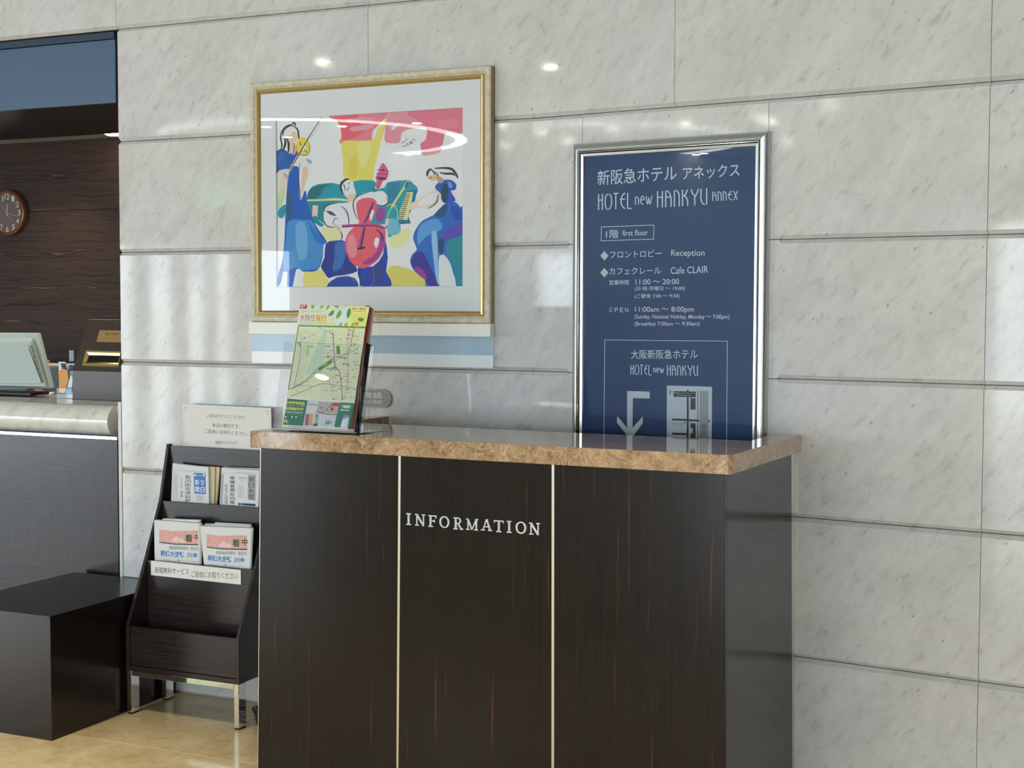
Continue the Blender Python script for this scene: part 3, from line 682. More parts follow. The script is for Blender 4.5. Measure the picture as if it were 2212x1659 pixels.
# piano
A((0, 158, 176), [(398, 800), (430, 752), (500, 736), (590, 742), (640, 830), (690, 800), (672, 724), (790, 718), (808, 745), (800, 770), (860, 760), (880, 728), (1000, 716), (1030, 738), (1056, 762), (1050, 800), (1000, 800), (950, 900), (955, 1000), (948, 1045), (880, 1055), (860, 980), (700, 990), (600, 900), (500, 985), (470, 990), (420, 930), (398, 860)], True, 2)
A((0, 138, 150), [(400, 846), (520, 852), (640, 850), (560, 862), (500, 900), (492, 990), (440, 970), (412, 900)], True, 2)
A((22, 110, 118), [(400, 800), (425, 765), (480, 745), (540, 742), (500, 760), (480, 800), (440, 835), (400, 838)], True, 2)
A((20, 128, 172), [(880, 740), (960, 730), (940, 800), (900, 860), (880, 820)], True, 2)
A((234, 232, 150), [(400, 832), (480, 830), (560, 824), (640, 832), (638, 842), (560, 838), (400, 842)])
A((244, 206, 200), [(430, 866), (462, 868), (458, 938), (440, 925), (436, 936), (426, 930)], False)
ST((236, 234, 190), 5, [(465, 955), (500, 980), (560, 990)])
A((236, 232, 170), [(476, 1000), (540, 996), (596, 1002), (598, 1070), (540, 1085), (505, 1085)], False)
# yellow patches on the floor
A((236, 226, 128), [(385, 1262), (440, 1250), (480, 1255), (515, 1300), (530, 1362), (380, 1362)], True, 2)
A((228, 214, 108), [(876, 1262), (910, 1225), (980, 1240), (1040, 1262), (1090, 1290), (1108, 1330), (1112, 1362), (882, 1362)], True, 2)
A((240, 238, 176), [(900, 1050), (1010, 1000), (1000, 1080), (930, 1130), (890, 1100)], True, 2)
# violinist
A((16, 100, 182), [(205, 560), (240, 530), (285, 552), (302, 600), (292, 648), (250, 665), (205, 650)])
A((60, 110, 190), [(225, 560), (260, 550), (250, 600), (215, 610)])
A((90, 60, 150), [(205, 640), (235, 652), (225, 680), (205, 690)])
A((228, 222, 214), [(205, 690), (290, 650), (300, 690), (272, 745), (240, 850), (222, 940), (205, 940)])
A((196, 222, 170), [(206, 830), (240, 780), (268, 770), (250, 860), (215, 890)])
A((240, 214, 182), [(245, 700), (285, 690), (262, 750), (240, 820)])
A((12, 92, 196), [(300, 640), (322, 632), (345, 640), (352, 700), (348, 780), (356, 830), (372, 800), (390, 778), (398, 850), (430, 950), (470, 1020), (515, 1085), (495, 1100), (490, 1170), (470, 1240), (438, 1262), (400, 1262), (370, 1262), (348, 1245), (330, 1255), (320, 1300), (306, 1360), (276, 1360), (280, 1268), (252, 1268), (244, 1320), (222, 1352), (212, 1340), (228, 1270), (252, 1180), (262, 1050), (266, 940), (272, 860), (276, 760), (284, 700), (292, 660)], True, 2)
A((64, 146, 214), [(285, 960), (360, 955), (425, 960), (450, 1010), (492, 1090), (486, 1170), (466, 1236), (430, 1250), (370, 1255), (330, 1235), (262, 1262), (258, 1160), (272, 1050)], True, 2)
A((110, 176, 228), [(330, 980), (380, 970), (400, 1080), (390, 1180), (350, 1190), (330, 1100)]); A((20, 116, 200), [(400, 960), (430, 1000), (470, 1050), (505, 1090), (480, 1100), (440, 1070)])
A((34, 92, 140), [(278, 770), (300, 790), (312, 880), (300, 955), (270, 950), (270, 860)])
A((0, 150, 180), [(222, 900), (268, 860), (262, 930), (232, 942)])
A((14, 90, 190), [(290, 560), (330, 540), (345, 575), (318, 610), (296, 620)])
A((234, 234, 236), [(348, 600), (362, 590), (405, 596), (412, 660), (392, 740), (362, 832), (350, 800), (345, 700)])
A((236, 206, 176), [(372, 640), (396, 640), (400, 690), (380, 750), (368, 800), (362, 770), (368, 700)])
ST((70, 70, 80), 6, [(352, 615), (346, 700), (354, 800), (358, 828)])
A((240, 236, 232), [(262, 420), (300, 398), (338, 420), (346, 460), (330, 488), (296, 488), (272, 450)])
A((242, 210, 172), [(290, 452), (335, 432), (343, 462), (328, 486), (300, 484)])
A((240, 206, 178), [(290, 486), (318, 492), (330, 545), (312, 566), (292, 540)])
ST((130, 90, 90), 7, [(318, 492), (320, 530), (312, 560)])
ST((30, 44, 60), 15, [(250, 450), (256, 415), (285, 392), (312, 388)]); ST((30, 44, 60), 10, [(310, 392), (338, 412), (347, 460), (345, 470)])
ST((30, 44, 60), 9, [(245, 420), (238, 460), (246, 510), (236, 545)]); ST((30, 44, 60), 13, [(262, 460), (266, 500), (250, 545)]); ST((30, 44, 60), 13, [(274, 465), (286, 500), (284, 552)])
ST((30, 44, 60), 12, [(305, 378), (320, 376), (328, 392)]); ST((40, 40, 50), 5, [(286, 472), (300, 455)]); ST((40, 40, 50), 4, [(312, 440), (322, 428)])
A((238, 218, 70), [(330, 505), (352, 468), (382, 462), (412, 505), (412, 540), (392, 565), (350, 560), (332, 540)]); A((236, 236, 230), [(362, 510), (385, 505), (392, 530), (370, 540)])
ST((60, 60, 66), 4, [(330, 510), (338, 545), (372, 568), (402, 560), (413, 520), (400, 480)]); ST((80, 60, 50), 6, [(352, 490), (362, 510)]); ST((80, 60, 60), 6, [(380, 535), (396, 552)])
ST((236, 210, 130), 12, [(290, 664), (330, 590), (350, 560)], False); ST((92, 60, 44), 7, [(292, 660), (350, 560), (395, 480), (470, 360)]); ST((150, 170, 210), 2, [(380, 500), (450, 420), (480, 345)], False); A((240, 224, 90), [(476, 340), (486, 338), (486, 352), (476, 350)])
for k in range(5): ST((70, 90, 110), 3, [(392 + 7 * k, 585 + 3 * k), (404 + 5 * k, 612 + 2 * k)])
for k in range(4): ST((120, 140, 180), 2.5, [(252 + 8 * k, 672 + 4 * k), (268 + 6 * k, 700 + 8 * k)])
# cellist
A((24, 54, 146), [(508, 1095), (560, 1078), (632, 1082), (640, 1150), (690, 1238), (694, 1262), (640, 1280), (560, 1290), (524, 1302), (500, 1270), (478, 1232), (500, 1180)], True, 2)
A((52, 112, 190), [(565, 1090), (625, 1090), (630, 1150), (600, 1240), (548, 1260), (560, 1180)], True, 2)
A((18, 66, 170), [(862, 1070), (878, 1180), (868, 1262), (895, 1310), (888, 1362), (740, 1362), (712, 1320), (700, 1240), (790, 1232), (850, 1160)], True, 2); A((52, 60, 140), [(780, 1250), (850, 1230), (850, 1300), (790, 1330)])
A((24, 66, 164), [(522, 1335), (575, 1298), (655, 1292), (696, 1320), (686, 1366), (530, 1366)], True, 2)
ST((150, 140, 220), 2.5, [(560, 1300), (640, 1288), (690, 1330)], False); ST((150, 140, 220), 2.5, [(790, 1250), (795, 1330), (770, 1350)], False)
A((238, 236, 240), [(500, 890), (530, 866), (580, 854), (640, 850), (690, 815), (740, 792), (800, 786), (850, 782), (880, 820), (878, 856), (840, 872), (800, 860), (790, 920), (700, 980), (650, 1060), (636, 1082), (604, 1072), (600, 1004), (560, 1000), (510, 992), (496, 940)], True, 2)
A((238, 236, 240), [(620, 720), (655, 716), (682, 770), (684, 800), (655, 820), (628, 815), (608, 775)])
A((240, 208, 180), [(612, 780), (628, 806), (650, 800), (672, 795), (684, 820), (660, 850), (640, 842), (636, 815)])
ST((34, 38, 54), 14, [(612, 800), (598, 768), (602, 735), (630, 712), (648, 712)]); ST((40, 36, 50), 5, [(612, 735), (622, 760), (618, 780)]); ST((40, 36, 50), 5, [(632, 782), (650, 755)]); ST((40, 36, 50), 5, [(642, 740), (650, 728)])
for p in ([(505, 905), (500, 880), (530, 862), (580, 852)], [(600, 872), (630, 900), (645, 950), (642, 1000)], [(760, 790), (700, 812), (672, 850), (680, 910), (700, 950)], [(870, 815), (880, 850), (850, 870), (810, 862)], [(498, 960), (515, 990), (560, 1000)], [(596, 1020), (606, 1050), (600, 1075)]): ST((84, 62, 68), 7, p)
A((70, 74, 110), [(512, 900), (545, 905), (570, 930), (540, 925), (530, 920)]); ST((60, 60, 80), 5, [(548, 980), (560, 950), (580, 945)])
A((238, 96, 112), [(690, 860), (712, 832), (750, 822), (790, 826), (812, 850), (808, 900), (790, 950), (770, 980), (830, 985), (858, 1000), (866, 1040), (855, 1120), (820, 1190), (760, 1234), (720, 1242), (668, 1215), (634, 1160), (622, 1100), (638, 1040), (672, 1000), (706, 975), (696, 920)], True, 3)
A((246, 142, 158), [(640, 1060), (670, 1040), (690, 1090), (690, 1160), (660, 1180), (636, 1130)]); A((240, 236, 238), [(806, 1060), (828, 1070), (812, 1120), (796, 1100)]); A((240, 236, 238), [(770, 905), (796, 895), (790, 930), (775, 960)])
A((160, 62, 158), [(812, 900), (836, 878), (862, 890), (860, 940), (830, 968), (806, 950)]); A((172, 58, 150), [(842, 1030), (860, 1070), (846, 1140), (800, 1200), (744, 1222), (732, 1204), (790, 1170), (826, 1110), (832, 1050)])
ST((170, 60, 150), 16, [(792, 842), (762, 920), (735, 975)]); ST((34, 40, 70), 7, [(794, 850), (770, 915), (742, 978)]); ST((170, 60, 150), 14, [(738, 990), (722, 1060), (708, 1120)]); ST((34, 40, 64), 9, [(740, 1000), (728, 1070), (716, 1122)], False); ST((24, 30, 46), 12, [(696, 1126), (720, 1124), (742, 1116)], False)
ST((206, 70, 140), 17, [(604, 992), (700, 986), (800, 984), (864, 1006)], False); ST((50, 50, 90), 6, [(606, 996), (700, 990), (800, 990), (850, 1006)], False)
ST((40, 40, 60), 10, [(810, 1010), (840, 1040), (850, 1080)]); ST((24, 60, 70), 6, [(706, 1240), (712, 1300), (714, 1355)], False)
A((226, 84, 134), [(806, 760), (812, 720), (806, 700), (822, 670), (830, 640), (848, 614), (866, 632), (882, 668), (872, 706), (850, 720), (836, 750), (824, 768)])
for a_, b_ in (((815, 655), (885, 665)), ((810, 676), (880, 682)), ((805, 698), (868, 704))): ST((140, 70, 160), 6, [a_, b_], False)
ST((30, 60, 80), 12, [(820, 706), (868, 710)], False); ST((40, 60, 90), 9, [(842, 650), (856, 660)], False)
for k in range(4): ST((90, 80, 100), 3.5, [(786 + 8 * k, 760 + 3 * k), (796 + 5 * k, 790 - 2 * k)])
for k in range(4): ST((180, 160, 130), 4, [(552 + 12 * k, 975 + 4 * k), (566 + 10 * k, 1004 + 6 * k)])
# keyboard
A((0, 120, 150), [(996, 778), (1052, 772), (1040, 850), (1000, 930), (1016, 975), (952, 980), (940, 950)], False); A((236, 226, 160), [(990, 790), (1030, 788), (1018, 860), (995, 955), (940, 952), (960, 880)], False)
for k in range(13): ST((30, 34, 40), 4.5, [(984 - 3.4 * k, 800 + 12 * k), (1012 - 3.2 * k, 803 + 12 * k)], False)
ST((232, 228, 140), 12, [(1003, 722), (950, 800), (900, 880)], False); ST((40, 40, 44), 9, [(1000, 728), (982, 760)], False)
for p in ([(912, 868), (890, 900), (876, 940)], [(915, 870), (935, 900), (936, 960), (944, 1045)], [(870, 870), (900, 860), (930, 870)]): ST((236, 234, 150), 4, p, False)
A((120, 190, 214), [(880, 950), (935, 955), (950, 1030), (880, 1040)]); A((244, 206, 206), [(868, 950), (884, 945), (880, 985), (862, 985)])
# pianist
A((34, 106, 200), [(1205, 868), (1240, 848), (1285, 850), (1312, 880), (1335, 910), (1335, 1366), (1290, 1366), (1262, 1240), (1232, 1180), (1190, 1156), (1182, 1230), (1188, 1330), (1176, 1366), (1106, 1366), (1100, 1310), (1040, 1262), (1012, 1205), (1024, 1160), (1052, 1130), (1030, 1070), (1040, 1020), (1085, 958), (1150, 926)], True, 2)
A((24, 80, 130), [(1160, 920), (1200, 876), (1235, 862), (1225, 920), (1190, 940)]); A((18, 78, 190), [(1255, 870), (1300, 880), (1320, 920), (1318, 960), (1270, 940)])
A((96, 160, 226), [(1060, 1010), (1110, 960), (1180, 950), (1200, 1010), (1110, 1050), (1060, 1100)]); A((18, 140, 156), [(1240, 1080), (1330, 1050), (1335, 1360), (1296, 1350), (1266, 1220), (1225, 1150)], True, 2)
A((84, 76, 184), [(1206, 1020), (1270, 990), (1335, 960), (1335, 1030), (1250, 1070), (1210, 1080)]); A((58, 44, 154), [(1048, 1146), (1090, 1150), (1120, 1210), (1160, 1290), (1186, 1340), (1130, 1350), (1100, 1310), (1040, 1262), (1016, 1206)], True, 2); A((150, 60, 150), [(1040, 1235), (1075, 1240), (1110, 1290), (1100, 1310), (1050, 1270)])
A((150, 200, 236), [(1140, 1040), (1170, 1030), (1180, 1200), (1190, 1330), (1170, 1320), (1150, 1180)]); A((20, 70, 110), [(1180, 1070), (1215, 1080), (1205, 1160), (1186, 1150)])
A((236, 236, 238), [(1190, 1166), (1228, 1180), (1258, 1240), (1288, 1362), (1192, 1362), (1184, 1240)], True, 2)
A((238, 226, 206), [(1016, 856), (1080, 820), (1140, 780), (1180, 776), (1192, 800), (1172, 862), (1120, 888), (1060, 884), (1006, 894), (1004, 872)]); A((240, 238, 238), [(1080, 830), (1150, 795), (1176, 800), (1150, 850), (1110, 868), (1060, 872)]); ST((116, 84, 70), 8, [(1180, 800), (1168, 850), (1120, 886)])
A((52, 84, 192), [(1160, 762), (1180, 732), (1215, 716), (1256, 716), (1286, 742), (1280, 774), (1254, 782), (1282, 832), (1262, 850), (1216, 852), (1196, 800)]); A((20, 62, 96), [(1204, 752), (1236, 742), (1240, 790), (1226, 852), (1198, 830)]); A((120, 150, 226), [(1236, 728), (1262, 736), (1262, 764), (1244, 760)])
A((238, 196, 142), [(1116, 698), (1138, 688), (1168, 696), (1160, 718), (1136, 718)]); A((190, 164, 140), [(1164, 690), (1198, 700), (1214, 722), (1192, 736), (1174, 720)])
ST((34, 44, 54), 14, [(1112, 694), (1118, 664), (1138, 648)]); ST((34, 44, 54), 14, [(1158, 646), (1220, 644), (1262, 652), (1288, 684), (1296, 706)]); ST((34, 44, 54), 13, [(1188, 672), (1226, 678), (1262, 678), (1280, 690)]); ST((34, 44, 54), 8, [(1130, 650), (1150, 665), (1158, 688)]); ST((34, 44, 54), 8, [(1160, 668), (1180, 690)]); ST((40, 40, 44), 4, [(1120, 704), (1134, 704), (1144, 694)])
# signature
for p in ([(964, 522), (972, 512), (984, 514)], [(990, 518), (990, 500), (1000, 500), (998, 512)], [(1008, 506), (1012, 482)], [(1018, 500), (1016, 488), (1024, 498), (1024, 480)], [(1022, 476), (1036, 472), (1040, 484)], [(960, 498), (966, 488)], [(970, 496), (972, 486)], [(978, 488), (982, 478)], [(986, 480), (994, 468)]): ST((44, 56, 64), 3.5, p)
LY.build('print', pic)
gl = [(a_, b_) for a_, b_ in gi]
prism('glass_pane', [W1.at(a_, b_, -.0275) for a_, b_ in gl], n1 * .0018, M_GLASS, pic)

# white display ledge below the picture
wlg = thing('wall_ledge', W1.px(805, 790), 'white gloss backboard with a narrow ledge, directly beneath the framed picture', 'ledge')
q0 = RF(-.012)
a_, b_ = W1.uv(547.2, 760), W1.uv(1067.8, 770); zt1 = W1.uv(547, 696)[1]; zb1 = (W1.uv(547, 783.5)[1] + W1.uv(1067, 795.5)[1]) / 2
M_GLOSSW = flat((232, 236, 238), .12)
hexa('backboard', box(R, (a_[0], b_[0]), (-.011, 0), (zb1, vb)), M_GLOSSW, wlg, bevel=.001)
bt, bb = W1.uv(805, 721)[1], (RF(-.0115).uv(548, 757.5)[1] + RF(-.0115).uv(1067, 769)[1]) / 2
hexa('ledge_shade_band', box(R, (a_[0] + .0005, b_[0] - .0005), (-.0125, -.011), (bb, bt + .01)), flat((172, 196, 214), .12), wlg)  # ledge's shade and reflection on the white board, put in as blue-grey colour
g1 = RF(-.045); e0, e1 = g1.uv(537, 708)[0], g1.uv(1059, 712)[0]; lb = (g1.uv(537, 721)[1] + g1.uv(1059, 728.7)[1]) / 2
hexa('ledge', box(R, (e0, e1), (-.045, -.0125), (lb, vb - .001)), flat((236, 236, 230), .3), wlg, bevel=.002)

# telephone sign plaque
ph = thing('phone_sign', W1.px(805, 878), 'grey rounded telephone plaque on the marble, half hidden by the brochure holder', 'sign')
def pill(pl, x0, x1, yc, hh, ins=0):
    c0 = pl.uv(x0, yc); c1 = pl.uv(x1, yc); t = pl.uv((x0 + x1) / 2, yc - hh); r = abs(t[1] - pl.uv((x0 + x1) / 2, yc)[1]) - ins
    ua, ub = c0[0] + r + ins, c1[0] - r - ins; vc = (c0[1] + c1[1]) / 2; out = []
    for i in range(13): t_ = -math.pi / 2 + math.pi * i / 12; out.append((ub + r * math.cos(t_), vc + r * math.sin(t_)))
    for i in range(13): t_ = math.pi / 2 + math.pi * i / 12; out.append((ua + r * math.cos(t_), vc + r * math.sin(t_)))
    return out
pp = pill(W1, 764, 847.5, 860.3, 19.8); pi_ = pill(W1, 764, 847.5, 860.3, 19.8, .0032)
prism('plaque', [W1.at(u, v, 0) for u, v in pp], n1 * -.008, flat((150, 152, 144), .35), ph, bevel=.001, seg=1)
prism('plaque_rim', [W1.at(u, v, -.008) for u, v in pill(W1, 764, 847.5, 860.3, 19.8, .0022)], n1 * -.0006, flat((196, 198, 190), .4), ph)
prism('plaque_face', [W1.at(u, v, -.0086) for u, v in pi_], n1 * -.0004, flat((134, 135, 127), .4), ph)
L = Layers(RF(-.0090)); tw = flat((214, 214, 206), .5)
text(L, '電話', 786, 859.5, 825.3, 860.2, 12.6, tw, .008); text(L, 'PHONE', 784, 871, 825, 872, 7.6, tw)
L.build('lettering', ph)

# ------------------------------------------------------------------ poster frame sign on the right wall run
ps = thing('poster_frame_sign', W2.px(1450, 1010), 'tall blue hotel directory poster in a silver frame on the marble wall', 'sign')
PSF = Pl(W2.at(0, 0, -.027), d2, Z)
tl = W2.uv(1242.5, 311); trr_ = W2.uv(1667.5, 283)
ua, ub = W2.uv(1239.5, 620)[0], W2.uv(1664, 560)[0]; vt2 = (tl[1] + trr_[1]) / 2 ; vb2 = W2.uv(1450, 1090)[1]
arcp = [(.026 * (1 - math.cos(t)), .027 * math.sin(t)) for t in [math.pi / 2 * i / 8 for i in range(9)]]
ring_frame('outer_frame', W2, [(ua, vt2), (ub, vt2), (ub, vb2), (ua, vb2)], [(0, 0)] + arcp[1:], M_STEEL, ps, smooth=True)
for p in ps.children[0].data.polygons: p.use_smooth = False
ins = .0262
ring_frame('bright_bead', W2, [(ua + ins, vt2 - ins), (ub - ins, vt2 - ins), (ub - ins, vb2 + ins), (ua + ins, vb2 + ins)], [(0, .020), (0, .0285), (.003, .0305), (.006, .0285), (.0075, .0285), (.009, .019)], M_CHROME, ps)
ins2 = .0355
ring_frame('inner_lip', W2, [(ua + ins2, vt2 - ins2), (ub - ins2, vt2 - ins2), (ub - ins2, vb2 + ins2), (ua + ins2, vb2 + ins2)], [(-.0015, .012), (.001, .012), (.0015, .0215), (.0095, .0195), (.0105, .014)], [M_BLACK, M_STEEL, M_STEEL, M_STEEL], ps)
PB = Pl(W2.at(0, 0, -.0125), d2, Z)
ins3 = .030
prism('back_plate', [W2.at(u, v, -.006) for u, v in ((ua + .02, vt2 - .02), (ub - .02, vt2 - .02), (ub - .02, vb2 + .02), (ua + .02, vb2 + .02))], n2 * .005, M_BLACK, ps)
prism('poster', [W2.at(u, v, -.0122) for u, v in ((ua + ins3, vt2 - ins3), (ub - ins3, vt2 - ins3), (ub - ins3, vb2 + ins3), (ua + ins3, vb2 + ins3))], n2 * .002,
      NT('poster_blue', color=lin((0, 54, 104)), rough=.5).m, ps)
L = Layers(PB, .000007, .0001); TW = flat((208, 222, 238), .6); TG = flat((196, 208, 216), .6)
z7 = lambda x, y: (1220 + x / 4.608, 270 + y / 4.608)
z8 = lambda x, y: (1220 + x / 3.771, 600 + y / 3.771)
def tx(s, fn, x0, y0, x1, y1, h, k, mat=TW, wt=0):
    a = fn(x0, y0); b = fn(x1, y1); text(L, s, a[0], a[1], b[0], b[1], h / k, mat, wt)
tx('新阪急ホテル', z7, 325, 603, 1115, 552, 150, 4.608, wt=.004); tx('アネックス', z7, 1175, 549, 1740, 512, 128, 4.608, wt=.004)
# art-deco line lettering drawn with strokes: x in letter widths, y 0..1 up
DE = {'H': (.62, [[(.08, 0), (.08, 1)], [(.54, 0), (.54, 1)], [(.08, .62), (.54, .62)]]), 'O': (.95, [[(.36, 0), (.16, .18), (.1, .5), (.16, .82), (.40, 1)], [(.56, 1), (.82, .8), (.88, .5), (.8, .2), (.50, 0)]]),
      'T': (.62, [[(0, 1), (.62, 1)], [(.28, 1), (.28, 0)]]), 'E': (.70, [[(.62, 1), (.3, .85), (.16, .55), (.22, .25), (.62, 0)], [(0, .62), (.62, .62)]]), 'L': (.60, [[(.08, 1), (.08, 0), ], [(.08, .03), (.6, .0)]]),
      'A': (.66, [[(.08, 0), (.08, 1)], [(.2, 1), (.46, .82), (.58, .5), (.58, 0)], [(.08, .60), (.58, .60)]]), 'N': (.62, [[(.08, 0), (.08, 1)], [(.2, 1), (.46, .84), (.54, .6), (.54, 0)]]),
      'K': (.66, [[(.08, 0), (.08, 1)], [(.56, 1), (.3, .62)], [(.18, .66), (.44, .5), (.56, .3), (.56, 0)]]), 'Y': (.78, [[(.08, 1), (.2, .74), (.38, .64)], [(.78, 1), (.62, .72), (.42, .5)], [(.42, .64), (.42, 0)]]),
      'U': (.74, [[(.08, 1), (.08, .4), (.2, .12), (.46, .02)], [(.62, 1), (.62, 0)]]), 'X': (.66, [[(.05, 1), (.6, 0)], [(.62, 1), (.05, 0)]]), 'n': (.62, [[(.08, 0), (.08, 1)], [(.2, .96), (.46, .84), (.54, .6), (.54, 0)]]),
      'e': (.72, [[(.1, .55), (.62, .6), (.56, .9), (.38, 1), (.16, .82), (.08, .5), (.18, .15), (.5, 0)]]), 'w': (.95, [[(.05, 1), (.24, 0), (.46, .8)], [(.46, .8), (.62, 0), (.92, 1)]])}
def deco(word, fn, x0, y0, x1, y1, h, k, wd=2.1):
    W = sum(DE[c][0] + .16 for c in word) - .16; a = fn(x0, y0); b = fn(x1, y1); hh = h / k; t = 0
    for c in word:
        w_, st = DE[c]
        for s in st:
            pts = [(a[0] + (b[0] - a[0]) * (t + x) / W, a[1] + (b[1] - a[1]) * (t + x) / W - y * hh) for x, y in s]
            L.stroke(pts, wd, TW)
        t += w_ + .16
deco('HOTEL', z7, 330, 847, 668, 832, 158, 4.608, 2.4); deco('new', z7, 698, 795, 870, 786, 82, 4.608, 2); deco('HANKYU', z7, 915, 822, 1425, 793, 163, 4.608, 2.6); deco('ANNEX', z7, 1468, 758, 1722, 746, 92, 4.608, 2)
def rect(fn, pts, wd=1.3):
    p = [fn(*q) for q in pts]
    for i in range(4): L.stroke([p[i], p[(i + 1) % 4]], wd, TW)
rect(z7, [(364, 1015), (887, 996), (885, 1136), (362, 1153)])
tx('1階', z7, 410, 1130, 535, 1125, 84, 4.608, wt=.002); tx('first floor', z7, 575, 1104, 828, 1098, 56, 4.608, wt=.004)
for x, y in ((394, 1302), (393, 1470)): L.add([z7(x - 40, y), z7(x, y - 48), z7(x + 41, y), z7(x + 1, y + 48)], TG)
tx('フロントロビー', z7, 452, 1325, 965, 1310, 68, 4.608, wt=.003); tx('Reception', z7, 1060, 1322, 1392, 1320, 78, 4.608, wt=.003)
tx('カフェクレール', z7, 445, 1490, 958, 1482, 68, 4.608, wt=.003); tx('Cafe CLAIR', z7, 1055, 1484, 1428, 1470, 68, 4.608, wt=.003)
tx('営業時間', z7, 443, 1592, 638, 1590, 48, 4.608, wt=.003); tx('11:00 〜 20:00', z7, 706, 1588, 1138, 1584, 52, 4.608, wt=.005)
tx('(日·祝·月曜日 〜 19:00)', z8, 570, 110, 980, 108, 40, 3.771, wt=.004); tx('(ご朝食 7:00 〜 9:30)', z8, 570, 172, 935, 168, 40, 3.771, wt=.004)
for ch, x in zip('OPEN', (362, 408, 450, 492)): tx(ch, z8, x, 280, x + 26, 280, 36, 3.771)
tx('11:00am 〜 8:00pm', z8, 574, 290, 1050, 290, 54, 3.771, wt=.005); tx('(Sunday, National Holiday, Monday 〜 7:00pm)', z8, 568, 342, 1342, 344, 42, 3.771, wt=.004); tx('(Breakfast 7:00am 〜 9:30am)', z8, 568, 400, 1098, 400, 42, 3.771, wt=.004)
for a_, b_ in (((325, 507), (1323, 516)), ((325, 507), (318, 1400)), ((1323, 516), (1318, 1420))): L.stroke([z8(*a_), z8(*b_)], 1.2, TW)
tx('大阪新阪急ホテル', z8, 540, 662, 1083, 660, 74, 3.771, wt=.003)
deco('HOTEL', z8, 535, 790, 706, 792, 80, 3.771, 1.7); deco('new', z8, 720, 772, 808, 773, 38, 3.771, 1.5); deco('HANKYU', z8, 832, 796, 1087, 798, 82, 3.771, 1.9)
L.add([z8(508, 922), z8(692, 928), z8(692, 984), z8(555, 980), z8(552, 1222), z8(637, 1128), z8(635, 1185), z8(548, 1300), z8(520, 1300), z8(424, 1180), z8(428, 1126), z8(507, 1222)], TG)
L.add([z8(832, 878), z8(1200, 888), z8(1196, 1460), z8(830, 1450)], TG)
zm = lambda x, y: (1380 + x / 9.215, 820 + y / 9.215)
BK = flat((20, 24, 26), .6); DG = flat((58, 60, 62), .6); MG = flat((150, 158, 160), .6); LG = flat((168, 178, 180), .6)
L.add([zm(1205, 212), zm(1385, 216), zm(1385, 680), zm(1205, 676)], LG)
for x in (1230, 1285, 1340): L.add([zm(x, 240), zm(x + 22, 240), zm(x + 22, 678), zm(x, 678)], flat((128, 138, 142), .6))
L.add([zm(1205, 676), zm(1385, 680), zm(1380, 1600), zm(1202, 1600)], MG)
for p in ([(662, 775), (955, 785), (955, 822), (662, 812)], [(990, 790), (1200, 800), (1200, 834), (990, 826)], [(1383, 802), (1410, 805), (1410, 846), (1383, 844)], [(662, 1056), (955, 1068), (955, 1104), (662, 1094)], [(958, 208), (992, 210), (990, 1600), (952, 1600)], [(1168, 212), (1180, 212), (1176, 1600), (1162, 1600)]): L.add([zm(*q_) for q_ in p], BK)
L.add([zm(692, 230), zm(1130, 238), zm(1130, 350), zm(692, 340)], BK); L.add([zm(1028, 350), zm(1046, 350), zm(1046, 372), zm(1130, 372), zm(1130, 598), zm(1026, 596)], DG)
L.add([zm(1028, 868), zm(1130, 872), zm(1130, 1600), zm(1026, 1600), zm(1026, 1070), zm(1075, 1070), zm(1075, 972), zm(1028, 968)], DG)
RD = flat((206, 110, 104), .6)
for k in range(9): L.add([zm(1000, 440 + 42 * k), zm(1012, 440 + 42 * k), zm(1012, 462 + 42 * k), zm(1000, 462 + 42 * k)], RD)
L.add([zm(1000, 836), zm(1062, 842), zm(1062, 850), zm(1000, 846)], RD)
text(L, '新阪急ホテルアネックス', *zm(706, 288), *zm(1112, 292), 40 / 9.2, TG); text(L, 'HOTEL NEW HANKYU ANNEX', *zm(760, 322), *zm(1054, 328), 22 / 9.2, TG)
text(L, 'ヨドバシカメラ', *zm(672, 882), *zm(885, 886), 32 / 9.2, BK, .008); text(L, 'Yodobashi camera', *zm(672, 918), *zm(888, 922), 22 / 9.2, BK)
text(L, '阪急', *zm(1255, 925), *zm(1326, 926), 32 / 9.2, BK, .01); text(L, '梅田駅', *zm(1238, 966), *zm(1342, 968), 34 / 9.2, BK, .01)
for s_, x, y in (('Hankyu', 1246, 1020), ('Umeda', 1250, 1056), ('Station', 1254, 1092)): text(L, s_, *zm(x, y), *zm(1335, y), 20 / 9.2, BK)
dot = [zm(917 + 14 * math.cos(t * .6283), 862 + 16 * math.sin(t * .6283)) for t in range(10)]; L.add(dot, BK)
L.add([zm(621, 200), zm(632, 250), zm(621, 300), zm(610, 250)], BK)
for i in range(16):
    t = i * math.pi / 8; L.stroke([zm(621 + 42 * math.cos(t), 255 + 52 * math.sin(t)), zm(621 + 42 * math.cos(t + .4), 255 + 52 * math.sin(t + .4))], .5, flat((120, 128, 132), .6))
L.build('poster_print', ps)
prism('cover_sheet', [W2.at(u, v, -.0155) for u, v in ((ua + ins3, vt2 - ins3), (ub - ins3, vt2 - ins3), (ub - ins3, vb2 + ins3), (ua + ins3, vb2 + ins3))], n2 * .0015, M_GLASS, ps)
